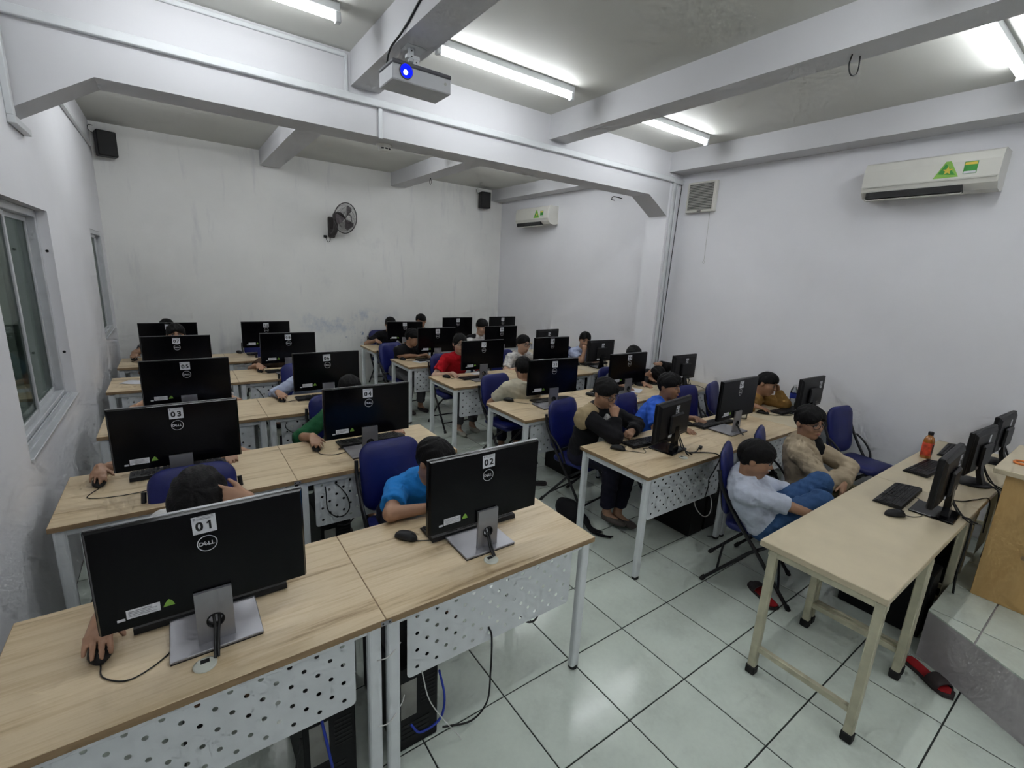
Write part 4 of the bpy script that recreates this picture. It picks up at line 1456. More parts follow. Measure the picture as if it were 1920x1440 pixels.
# exhaust fan
ex = thing('exhaust_fan', 'square ivory exhaust fan grille high on the right wall beside the column', 'exhaust fan', (XR, 2.045, 2.712))
MB().box(-0.055, 0, -0.185, 0.185, 0, 0.335, 0.006).build('housing', M['ac'], ex)
for k in range(17):
    MB().box(-0.066, -0.055, -0.155, 0.155, 0.030 + k * 0.0172, 0.040 + k * 0.0172, 0).build('slat', M['grille'], ex)
MB().box(-0.0565, -0.0553, -0.155, 0.155, 0.028, 0.318).build('grille_back', M['ac_dark'], ex)
MB().box(-0.058, -0.055, -0.025, 0.025, 0.009, 0.017).build('name_plate', M['ink'], ex)
pc_ = MB()
pc_.tube(arc([(-0.03, -0.13, 0.0), (-0.028, -0.135, -0.3), (-0.03, -0.14, -0.55)], 5), 0.0018, 5)
pc_.tube([(-0.03 + 0.0, -0.14 + 0.013 * math.cos(a), -0.563 + 0.013 * math.sin(a)) for a in [k * math.pi / 6 for k in range(13)]], 0.002, 5)
pc_.build('pull_cord', M['grille'], ex)


# loudspeakers
def speaker(x, z, rot, label):
    root = thing('loudspeaker', label, 'loudspeaker', (x, YB - 0.13, z), rot, 'wall loudspeakers')
    MB().box(-0.09, 0.09, -0.075, 0.075, 0, 0.27, 0.008).build('cabinet', M['black'], root)
    MB().box(-0.082, 0.082, -0.079, -0.074, 0.008, 0.262, 0.004).build('grille_cloth', M['rubber'], root)
    MB().tube(arc([(0.0, 0.07, 0.20), (0.0, 0.10, 0.22), (0.0, 0.13, 0.22)], 4), 0.012, 6).build('bracket', M['black_soft'], root)
    MB().tube(arc([(-0.09, 0.05, 0.24), (-0.13, 0.06, 0.27), (-0.125, 0.07, 0.32), (-0.08, 0.10, 0.33)], 5), 0.004, 5).build('wire', M['cable'], root)


speaker(-1.015, 2.985, R(14), 'black loudspeaker high in the left back corner')
speaker(4.135, 3.02, R(-10), 'black loudspeaker high in the right back corner')

# wall fan
wf = thing('wall_fan', 'dark wall fan with round wire guard on the back wall', 'fan', (1.50, YB, 2.30))
b = MB()
b.box(-0.05, 0.05, -0.045, 0, 0.0, 0.30, 0.015)
b.build('wall_mount', M['fan_grey'], wf)
MB().tube(arc([(0, -0.03, 0.10), (0.0, -0.10, 0.05), (0.02, -0.15, 0.10), (0.03, -0.16, 0.20), (0.03, -0.15, 0.28)], 5), 0.036, 10, r1=0.030).build('arm', M['fan_grey'], wf)
head = link('fan_head', None, wf, (0.07, -0.20, 0.30), (R(10), 0, R(27)))
MB().lathe([(0.015, 0.09), (0.055, 0.08), (0.066, 0.04), (0.066, -0.02), (0.045, -0.07), (0.02, -0.10)], 18, axis='Y').build('motor', M['fan_grey'], head)
bl = MB()
for k in range(3):
    a = R(120 * k + 20)
    pts = []
    for (r_, w_, tw) in ((0.03, 0.3, 0.012), (0.09, 0.55, 0.02), (0.15, 0.60, 0.02), (0.185, 0.38, 0.012)):
        pts.append((r_, w_, tw))
    ring_a = [(r_ * math.sin(a - w_ / 1.2), -0.13 - tw, r_ * math.cos(a - w_ / 1.2)) for r_, w_, tw in pts]
    ring_b = [(r_ * math.sin(a + w_ / 1.2), -0.13 + tw, r_ * math.cos(a + w_ / 1.2)) for r_, w_, tw in pts]
    for i in range(3):
        bl.add([ring_a[i], ring_a[i + 1], ring_b[i + 1], ring_b[i]], [(0, 1, 2, 3)])
bl.build('blades', M['fan_blade'], head)
gd = MB()
n = 40
for (rr, yy, tr) in ((0.215, -0.13, 0.007), (0.12, -0.19, 0.0018), (0.17, -0.178, 0.0018), (0.06, -0.195, 0.003), (0.13, -0.085, 0.0018), (0.18, -0.098, 0.0018)):
    gd.tube([(rr * math.cos(2 * math.pi * k / n), yy, rr * math.sin(2 * math.pi * k / n)) for k in range(n + 1)], tr, 5, cap=False)
for k in range(60):
    a = 2 * math.pi * k / 60
    c, s = math.cos(a), math.sin(a)
    gd.tube([(0.05 * c, -0.195, 0.05 * s), (0.12 * c, -0.19, 0.12 * s), (0.18 * c, -0.172, 0.18 * s), (0.214 * c, -0.135, 0.214 * s), (0.17 * c, -0.092, 0.17 * s), (0.06 * c, -0.07, 0.06 * s)], 0.0016, 3, cap=False)
gd.build('guard', M['fan_grey'], head)
MB().tube(arc([(-0.02, -0.02, 0.0), (-0.03, -0.02, -0.05), (-0.06, -0.015, -0.06), (-0.09, -0.012, 0.0)], 5), 0.004, 5).build('power_cord', M['cable'], wf)
MB().box(-0.115, -0.07, -0.03, -0.001, -0.005, 0.03, 0.004).build('plug', M['cable'], wf)

# smoke detector
sd = thing('smoke_detector', 'round white smoke detector under the cross beam', 'smoke detector', (0.955, 2.555, 2.858))
MB().lathe([(0.062, 0), (0.064, -0.012), (0.060, -0.020)], 24).build('base', M['ac'], sd)
MB().lathe([(0.050, -0.020), (0.046, -0.045), (0.030, -0.052)], 24).build('head', M['ac'], sd)
for k in range(3):
    a = R(-125 + 35 * k)
    MB().box(-0.010, 0.010, -0.002, 0.002, -0.008, 0.002).build('vent_slot', M['ink'], sd, (0.050 * math.cos(a), 0.050 * math.sin(a), -0.030), (0, 0, a + R(90)))

# projector hanging from the first beam
pj = thing('projector', 'grey projector with glowing blue lens hanging from the beam', 'projector', (0.755, 1.50, 2.93))
MB().box(-0.185, 0.185, -0.105, 0.105, 0.0, 0.082, 0.005).build('body', M['projector'], pj)
MB().box(-0.186, 0.186, -0.106, 0.106, 0.0825, 0.104, 0.005).build('top_cover', M['projector_dark'], pj)
ln = MB().lathe([(0.040, -0.009), (0.040, 0.006)], 28, axis='Y').build('lens_ring', M['projector_dark'], pj, (-0.105, -0.105, 0.052))
MB().lathe([(0.036, -0.0105), (0.036, -0.008)], 28, axis='Y').build('lens', M['lens_blue'], ln)
MB().lathe([(0.013, -0.0125), (0.013, -0.010)], 18, axis='Y').build('lens_core', M['lens_core'], ln, (-0.006, 0, -0.008))
MB().lathe([(0.008, -0.002), (0.008, 0.002)], 12, axis='Y').build('sensor', M['grille'], pj, (0.145, -0.105, 0.05))
mt = MB()
mt.box(-0.07, 0.05, -0.05, 0.05, 0.222, 0.2245)
mt.box(-0.045, -0.015, -0.012, 0.012, 0.15, 0.222, 0.002)
mt.box(-0.06, 0.02, -0.016, 0.016, 0.165, 0.185, 0.002)
mt.box(-0.02, 0.015, -0.016, 0.016, 0.104, 0.165, 0.002)
mt.build('mount', M['duct'], pj)
h = MB()
for (hx, hz) in ((-0.03, 0.205), (-0.03, 0.175), (-0.002, 0.150), (-0.002, 0.125)):
    h.lathe([(0.004, -0.0165), (0.004, -0.0155)], 8, axis='Y', c=(hx, 0, hz))
h.build('bolt_hole', M['ink'], pj)
cable([(0.575, 1.50, 3.02), (0.578, 1.45, 3.09), (0.62, 1.40, 3.16), (0.628, 1.28, 3.20), (0.628, 1.15, 3.24), (0.627, 1.0, 3.27), (0.627, 0.7, 3.32)], 0.006, 'cable', 'black cable running along the beam to the projector')
cable([(2.60, -0.10, ZB), (2.585, -0.10, 3.10), (2.60, -0.11, 3.055), (2.64, -0.12, 3.06), (2.66, -0.12, 3.10), (2.65, -0.12, ZB)], 0.004, 'cable', 'black wire loop hanging from the second beam', name='wire_loop')
cable([(2.60, 5.12, ZB + 0.02), (2.61, 5.12, 3.12), (2.60, 5.13, 3.09), (2.59, 5.13, 3.12), (2.60, 5.13, ZB + 0.02)], 0.004, 'cable', 'small wire loop hanging from the rear beam', name='wire_loop')
cable([(XR, 3.30, 2.985), (XR - 0.05, 3.33, 2.995), (XR - 0.09, 3.38, 3.005), (XR - 0.08, 3.42, 2.975), (XR - 0.04, 3.40, 2.965)], 0.006, 'cable', 'black hook of wire sticking out of the right wall behind the column', name='wire_hook')
# ================================================================== PEOPLE
# Signed-distance bodies: limbs are tapered round cones that blend into one continuous surface.
def V(*a):
    return np.array(a, float)


def unit(v):
    v = np.asarray(v, float)
    return v / (np.linalg.norm(v) + 1e-9)


def cone(a, b, r0, r1, k=0.02, cut=None, sub=False, flat=1.0, flat_axis=None):
    a, b = np.asarray(a, float), np.asarray(b, float)
    m = max(r0, r1)
    return dict(t='c', a=a, b=b, r0=r0, r1=r1, k=k, lo=np.minimum(a, b) - m, hi=np.maximum(a, b) + m, sub=sub, cut=cut)


def ell(c, r, X=None, k=0.02, sub=False):
    """X: 3x3 matrix whose columns are the ellipsoid's axes."""
    c = np.asarray(c, float)
    r = np.asarray(r, float)
    X = np.eye(3) if X is None else np.asarray(X, float)
    e = np.sqrt(((X * r) ** 2).sum(1))
    return dict(t='e', c=c, r=r, X=X, k=k, lo=c - e, hi=c + e, sub=sub)


def dist(p, P):
    if p['t'] == 'c':
        ba = p['b'] - p['a']
        L2 = float(ba @ ba) + 1e-12
        pa = P - p['a'].astype(np.float32)
        h = np.clip((pa @ ba.astype(np.float32)) / L2, 0, 1)
        d = np.sqrt(((pa - h[..., None] * ba.astype(np.float32)) ** 2).sum(-1)) - (p['r0'] + (p['r1'] - p['r0']) * h)
        if p['cut'] is not None:
            L = math.sqrt(L2)
            s = (pa @ (ba / L).astype(np.float32)) - L * p['cut']
            d = np.maximum(d, s)
        return d
    q = (P - p['c'].astype(np.float32)) @ p['X'].astype(np.float32)
    r = p['r'].astype(np.float32)
    k0 = np.sqrt(((q / r) ** 2).sum(-1))
    k1 = np.sqrt(((q / (r * r)) ** 2).sum(-1)) + 1e-9
    return k0 * (k0 - 1) / k1


def surface(prims, h, wrinkle=None):
    lo = np.min([p['lo'] for p in prims if not p['sub']], 0) - 3 * h - 0.01
    hi = np.max([p['hi'] for p in prims if not p['sub']], 0) + 3 * h + 0.01
    n = np.ceil((hi - lo) / h).astype(int) + 1
    F = np.full(n, 0.2, np.float32)
    ax = [(lo[i] + h * np.arange(n[i])).astype(np.float32) for i in range(3)]
    for p in prims:
        pad_ = p['k'] * 1.5 + 2.5 * h
        i0 = np.clip(np.floor((p['lo'] - pad_ - lo) / h).astype(int), 0, n)
        i1 = np.clip(np.ceil((p['hi'] + pad_ - lo) / h).astype(int) + 1, 0, n)
        if np.any(i1 <= i0):
            continue
        sl = tuple(slice(a, b) for a, b in zip(i0, i1))
        G = np.stack(np.meshgrid(ax[0][sl[0]], ax[1][sl[1]], ax[2][sl[2]], indexing='ij'), -1)
        d = dist(p, G)
        f = F[sl]
        k = p['k']
        if p['sub']:
            t = np.clip(0.5 - 0.5 * (f + d) / k, 0, 1)
            F[sl] = f * (1 - t) - d * t + k * t * (1 - t)
        else:
            t = np.clip(0.5 + 0.5 * (f - d) / k, 0, 1)
            F[sl] = f * (1 - t) + d * t - k * t * (1 - t)
    if wrinkle:
        G = np.stack(np.meshgrid(*ax, indexing='ij'), -1)
        F = F + wrinkle(G).astype(np.float32)
    ins = F < 0
    cnt = np.zeros(n - 1, np.int8)
    for dx in (0, 1):
        for dy in (0, 1):
            for dz in (0, 1):
                cnt += ins[dx:n[0] - 1 + dx, dy:n[1] - 1 + dy, dz:n[2] - 1 + dz]
    act = (cnt > 0) & (cnt < 8)
    I = np.argwhere(act)
    if len(I) == 0:
        return np.zeros((0, 3)), []
    idx = np.full(act.shape, -1, np.int64)
    idx[act] = np.arange(len(I))
    acc = np.zeros((len(I), 3))
    num = np.zeros(len(I))
    for axis in range(3):
        o1, o2 = [i for i in range(3) if i != axis]
        for a in (0, 1):
            for b in (0, 1):
                c0 = np.zeros(3, int); c0[o1] = a; c0[o2] = b
                c1 = c0.copy(); c1[axis] = 1
                A, B_ = I + c0, I + c1
                fa, fb = F[tuple(A.T)], F[tuple(B_.T)]
                x = (fa < 0) != (fb < 0)
                t = np.where(x, fa / np.where(x, fa - fb, 1), 0)
                pos = np.repeat(c0[None].astype(float), len(I), 0)
                pos[:, axis] = t
                acc[x] += pos[x]
                num[x] += 1
    verts = lo + h * (I + acc / num[:, None])
    quads = []
    for axis in range(3):
        o1, o2 = (axis + 1) % 3, (axis + 2) % 3
        s0 = [slice(None)] * 3; s1 = [slice(None)] * 3
        s0[axis] = slice(0, n[axis] - 1); s1[axis] = slice(1, n[axis])
        ch = ins[tuple(s0)] != ins[tuple(s1)]
        E = np.argwhere(ch)
        E = E[(E[:, o1] > 0) & (E[:, o2] > 0) & (E[:, o1] < n[o1] - 1) & (E[:, o2] < n[o2] - 1)]
        if len(E) == 0:
            continue
        inside = ins[tuple(E.T)]
        q = []
        for (a, b) in ((0, 0), (-1, 0), (-1, -1), (0, -1)):
            C = E.copy(); C[:, o1] += a; C[:, o2] += b
            q.append(idx[tuple(C.T)])
        q = np.stack(q, 1)
        q[inside] = q[inside][:, ::1]
        q[~inside] = q[~inside][:, ::-1]
        quads.append(q)
    return verts, np.concatenate(quads)


def sdf_mesh(name, prims, h, mat, wrinkle=None):
    v, q = surface(prims, h, wrinkle)
    me = bpy.data.meshes.new(name)
    me.vertices.add(len(v))
    me.vertices.foreach_set('co', v.ravel())
    me.loops.add(len(q) * 4)
    me.loops.foreach_set('vertex_index', q.ravel())
    me.polygons.add(len(q))
    me.polygons.foreach_set('loop_start', np.arange(0, len(q) * 4, 4))
    me.polygons.foreach_set('use_smooth', np.ones(len(q), bool))
    me.update(calc_edges=True)
    me.materials.append(mat)
    return me


def skin(name, c):
    m, nt, b = new_mat(name)
    v = coords(nt)
    n = noise(nt, v, 9, 4)
    nt.links.new(ramp(nt, n, [(0.3, mul(c, 0.9)), (0.7, mul(c, 1.08))]), b.inputs['Base Color'])
    b.inputs['Roughness'].default_value = 0.48
    return m


def cloth(name, c, var=0.10):
    m, nt, b = new_mat(name)
    v = coords(nt)
    n = noise(nt, v, 14, 4)
    nt.links.new(ramp(nt, n, [(0.3, mul(c, 1 - var)), (0.7, mul(c, 1 + var))]), b.inputs['Base Color'])
    b.inputs['Roughness'].default_value = 0.85
    b.inputs['Sheen Weight'].default_value = 0.02
    b.inputs['Specular IOR Level'].default_value = 0.2
    bump(nt, b, noise(nt, v, 22, 4, 0.6), 0.28, 0.02)
    return m


def print_cloth(name, c, c2):
    m, nt, b = new_mat(name)
    n = noise(nt, coords(nt), 26, 5, 0.7)
    nt.links.new(ramp(nt, n, [(0.52, c), (0.56, c2), (0.60, c)]), b.inputs['Base Color'])
    b.inputs['Roughness'].default_value = 0.85
    return m


M['skin'] = skin('skin', (0.42, 0.235, 0.145))
M['skin_tan'] = skin('tanned skin', (0.33, 0.175, 0.10))
M['skin_fair'] = skin('fair skin', (0.52, 0.33, 0.235))
M['lips'] = plain('lips', (0.33, 0.12, 0.095), 0.45, var=0.1)
M['eye'] = plain('eye', (0.55, 0.52, 0.49), 0.25, var=0.03)
M['iris'] = plain('iris', (0.012, 0.008, 0.006), 0.15, var=0.1)
M['frame'] = plain('spectacle frame', (0.01, 0.01, 0.012), 0.3)
m, nt, b = new_mat('black hair')
vv = coords(nt, (1, 1, 0.22))
nz = noise(nt, vv, 150, 3, 0.6)
nt.links.new(ramp(nt, nz, [(0.3, (0.0025, 0.0025, 0.003)), (0.75, (0.006, 0.0055, 0.0055))]), b.inputs['Base Color'])
b.inputs['Roughness'].default_value = 0.55
b.inputs['Specular IOR Level'].default_value = 0.18
bump(nt, b, nz, 0.4, 0.008)
M['hair'] = m
CL = {}
for k, c in dict(blue=(0.02, 0.22, 0.62), royal=(0.035, 0.13, 0.62), white=(0.62, 0.61, 0.60), cream=(0.56, 0.52, 0.40), black=(0.010, 0.010, 0.012), red=(0.46, 0.006, 0.014), green=(0.015, 0.10, 0.04),
                 pale=(0.40, 0.45, 0.60), shirt=(0.47, 0.51, 0.60), beige=(0.40, 0.325, 0.225), khaki=(0.36, 0.28, 0.16), mustard=(0.34, 0.19, 0.055), navy=(0.012, 0.012, 0.025), jeans=(0.035, 0.085, 0.20),
                 grey=(0.12, 0.12, 0.13), olive=(0.22, 0.19, 0.11), teal=(0.05, 0.10, 0.14), brown=(0.10, 0.06, 0.04)).items():
    CL[k] = cloth(k + ' cloth', c)
CL['printed'] = print_cloth('printed white cloth', (0.60, 0.59, 0.57), (0.16, 0.16, 0.17))
CL['plaid'] = print_cloth('pale blue plaid cloth', (0.38, 0.43, 0.58), (0.22, 0.27, 0.42))


# ---------------------------------------------------------------- shared head pieces (head space: x right, y forward, z up)
def fmesh(mb, name, mats):
    return mb.mesh(name, mats)


def hair_mesh(style):
    rx, ry, rz = 0.0855, 0.1045, 0.103
    P = [ell((0, -0.008, 0.026), (rx, ry, rz), k=0.01)]
    if style == 'long':
        P.append(ell((0, -0.055, -0.03), (0.078, 0.060, 0.095), k=0.03))
        P.append(ell((0, -0.105, -0.02), (0.032, 0.032, 0.036), k=0.015))
        P.append(ell((0, 0.155, -0.035), (0.083, 0.118, 0.108), k=0.012, sub=True))
        P.append(ell((0, 0.02, -0.20), (0.15, 0.17, 0.10), k=0.02, sub=True))
    elif style == 'bowl':
        P.append(ell((0, 0.03, 0.05), (0.078, 0.073, 0.07), k=0.02))
        P.append(ell((0, 0.150, -0.046), (0.081, 0.110, 0.108), k=0.012, sub=True))
        P.append(ell((0, 0.068, -0.088), (0.13, 0.125, 0.112), k=0.012, sub=True))
        P.append(ell((0, 0.02, -0.17), (0.14, 0.17, 0.10), k=0.012, sub=True))
    else:
        P.append(ell((0, 0.025, 0.062), (0.070, 0.066, 0.062), k=0.02))
        P.append(ell((0, 0.155, -0.034), (0.081, 0.114, 0.108), k=0.012, sub=True))
        P.append(ell((0, 0.062, -0.082), (0.13, 0.13, 0.114), k=0.012, sub=True))
        P.append(ell((0, 0.02, -0.165), (0.14, 0.17, 0.10), k=0.012, sub=True))

    def wr(G):
        x, y, z = G[..., 0], G[..., 1], G[..., 2]
        a = np.arctan2(x, y)
        return 0.0009 * np.sin(a * 34 + 9 * np.sin(z * 40)) + 0.0014 * np.sin(x * 210 + y * 90) * np.sin(z * 60 + 2) + 0.0020 * np.sin(a * 7 + z * 30 + 2 * np.sin(x * 50))
    return sdf_mesh('hair', P, 0.0042, M['hair'], wr)


HAIR = {s: hair_mesh(s) for s in ('short', 'bowl', 'long')}
e = MB()
e.ball((0, 0, 0), 0.0135, 0.0085, 0.0062, 12, 8, 0)
e.ball((0, 0.0040, 0), 0.0060, 0.0052, 0.0058, 10, 6, 1)
EYE = e.mesh('eye', [M['eye'], M['iris']])
LID = MB().tube([(-0.0165, -0.002, 0.0015), (-0.008, 0.0075, 0.0066), (0.0, 0.0092, 0.0074), (0.008, 0.0075, 0.0060), (0.0165, -0.002, 0.000)], 0.0020, 5).mesh('eyelid', M['hair'])
BROW = MB().tube([(-0.019, 0, -0.002), (-0.008, 0.004, 0.002), (0.006, 0.004, 0.002), (0.018, -0.001, -0.003)], 0.0028, 5).mesh('eyebrow', M['hair'])
lp = MB()
lp.ring([[(x, y, z) for (x, y, z) in loop] for loop in [
    [(-0.022, 0.0, 0.0)] * 6,
    [(-0.012, 0.006, 0.003), (-0.012, 0.009, 0.001), (-0.012, 0.009, -0.002), (-0.012, 0.006, -0.005), (-0.012, 0.0, -0.003), (-0.012, 0.0, 0.001)],
    [(0.0, 0.008, 0.0035), (0.0, 0.012, 0.001), (0.0, 0.012, -0.003), (0.0, 0.008, -0.007), (0.0, 0.0, -0.004), (0.0, 0.0, 0.001)],
    [(0.012, 0.006, 0.003), (0.012, 0.009, 0.001), (0.012, 0.009, -0.002), (0.012, 0.006, -0.005), (0.012, 0.0, -0.003), (0.012, 0.0, 0.001)],
    [(0.022, 0.0, 0.0)] * 6]], cap=False)
LIPS = lp.mesh('lips', M['lips'])
g = MB()
for s in (-1, 1):
    lp_ = [(s * 0.033 + 0.0235 * math.cos(a) * (1 + 0.1 * abs(math.cos(a))), 0.104 - 0.004 * (math.cos(a) * s + 1), 0.002 + 0.0185 * math.sin(a)) for a in [k * math.pi / 10 for k in range(21)]]
    g.tube(lp_, 0.0019, 5, cap=False)
    g.tube([(s * 0.057, 0.096, 0.006), (s * 0.078, 0.07, 0.008), (s * 0.083, 0.0, 0.006), (s * 0.080, -0.02, -0.004)], 0.0018, 5)
g.tube([(-0.010, 0.103, 0.006), (0, 0.106, 0.009), (0.010, 0.103, 0.006)], 0.0016, 5)
GLASSES = g.mesh('glasses', M['frame'])
g = MB()
for s in (-1, 1):
    g.add([(s * 0.033 + 0.0245 * math.cos(a), 0.104 - 0.004 * (math.cos(a) * s + 1), 0.002 + 0.0175 * math.sin(a)) for a in [k * math.pi / 10 for k in range(20)]], [tuple(range(20))])
LENS = g.mesh('lens', M['lens_glass'])


def shoe_mesh(mat):
    P = [ell((0, 0.005, 0.030), (0.036, 0.06, 0.032), k=0.02), ell((0, -0.075, 0.026), (0.040, 0.065, 0.027), k=0.03), ell((0, 0.045, 0.045), (0.032, 0.035, 0.045), k=0.02)]
    me = sdf_mesh('shoe', P, 0.007, mat)
    co = np.zeros(len(me.vertices) * 3)
    me.vertices.foreach_get('co', co)
    co = co.reshape(-1, 3)
    co[:, 2] = np.maximum(co[:, 2], 0.0)
    me.vertices.foreach_set('co', co.ravel())
    return me


SHOE = {k: shoe_mesh(M[k]) for k in ('croc', 'sneaker', 'sole')}


def ik(S, Wp, l1, l2, pole):
    S, Wp = np.asarray(S, float), np.asarray(Wp, float)
    d = Wp - S
    L = np.linalg.norm(d)
    if L > (l1 + l2) * 0.985:
        sc_ = L / ((l1 + l2) * 0.985)
        l1 *= sc_; l2 *= sc_
    if L < abs(l1 - l2) + 0.03:
        L = abs(l1 - l2) + 0.03
    u = unit(d)
    a = (l1 * l1 - l2 * l2 + L * L) / (2 * L)
    hgt = math.sqrt(max(l1 * l1 - a * a, 1e-6))
    p = np.asarray(pole, float)
    p = unit(p - u * (p @ u))
    return S + u * a + p * hgt


def hand_prims(Wp, d, n, side, pose, s=1.0):
    """side=+1 right hand, -1 left hand; d fingers, n back of the hand."""
    d = unit(d)
    n = unit(np.asarray(n, float) - d * (np.asarray(n, float) @ d))
    t = np.cross(n, d) * side
    P = []
    curl, spread, tc = {'flat': (0.18, 0.10, 0.2), 'mouse': (0.20, 0.12, 0.25), 'relax': (0.5, 0.04, 0.4), 'fist': (1.45, 0.0, 1.0), 'open': (0.12, 0.22, 0.1)}[pose]
    lat = (0.026, 0.009, -0.009, -0.026)
    palm = (0.074, 0.077, 0.073, 0.066)
    fl = (0.062, 0.070, 0.066, 0.052)
    P.append(cone(Wp - d * 0.01, Wp + d * 0.03, 0.021 * s, 0.020 * s, 0.012))
    for i in range(4):
        k0 = Wp + (d * palm[i] + t * lat[i]) * s
        P.append(cone(Wp + (d * 0.012 + t * lat[i] * 0.55) * s, k0, 0.013 * s, 0.0115 * s, 0.010))
        fd = unit(d + t * (lat[i] * spread * 38))
        a = k0
        ang = 0.0
        for j, (f, r0, r1) in enumerate(((0.46, 0.0095, 0.0085), (0.30, 0.0085, 0.0078), (0.24, 0.0078, 0.0066))):
            ang += curl * (0.8 if j == 0 else 1.05)
            dirv = fd * math.cos(ang) - n * math.sin(ang)
            b2 = a + dirv * fl[i] * f * s
            P.append(cone(a, b2, r0 * s, r1 * s, 0.003))
            a = b2
    a = Wp + (d * 0.018 + t * 0.020) * s
    td = unit(d * (0.75 if tc < 0.9 else 0.9) + t * (0.75 if tc < 0.9 else 0.25) - n * (0.25 + 0.35 * tc))
    b2 = a + td * 0.040 * s
    P.append(cone(a, b2, 0.0135 * s, 0.0105 * s, 0.008))
    td2 = unit(td + d * 0.45 - t * 0.5 * tc)
    P.append(cone(b2, b2 + td2 * 0.030 * s, 0.0100 * s, 0.0078 * s, 0.004))
    return P


def head_prims(H, X, s):
    """H centre, X columns = right, forward, up."""
    def pt(x, y, z):
        return H + X @ (np.array((x, y, z)) * s)
    E_ = lambda c, r, k=0.015, sub=False: ell(pt(*c), np.array(r) * s, X, k * s, sub)
    P = [E_((0, -0.010, 0.020), (0.0765, 0.094, 0.095)),
         E_((0, 0.030, -0.035), (0.060, 0.060, 0.070), 0.03),
         E_((0, 0.055, -0.092), (0.026, 0.026, 0.022), 0.03),
         E_((0, 0.000, -0.060), (0.054, 0.060, 0.045), 0.03)]
    for q in (-1, 1):
        P.append(E_((q * 0.034, 0.055, -0.026), (0.028, 0.028, 0.028), 0.02))
        P.append(E_((q * 0.079, -0.012, -0.008), (0.010, 0.019, 0.028), 0.006))
    P.append(cone(pt(0, 0.086, 0.006), pt(0, 0.103, -0.027), 0.007 * s, 0.0115 * s, 0.008 * s))
    for q in (-1, 1):
        P.append(E_((q * 0.011, 0.090, -0.029), (0.008, 0.010, 0.007), 0.005))
        P.append(E_((q * 0.031, 0.101, 0.004), (0.018, 0.016, 0.010), 0.012, True))
    P.append(E_((0, 0.085, -0.060), (0.022, 0.012, 0.012), 0.012))
    return P


def frame(yaw, pitch=0.0, roll=0.0):
    """Columns right, forward, up. yaw 0 looks along -Y (to the podium); positive turns towards +X; pitch>0 looks down."""
    f = V(math.sin(yaw), -math.cos(yaw), 0)
    r = V(-math.cos(yaw), -math.sin(yaw), 0)
    u = V(0, 0, 1)
    f2 = f * math.cos(pitch) - u * math.sin(pitch)
    u2 = u * math.cos(pitch) + f * math.sin(pitch)
    r2 = r * math.cos(roll) + u2 * math.sin(roll)
    u3 = u2 * math.cos(roll) - r * math.sin(roll)
    return np.stack([r2, f2, u3], 1)


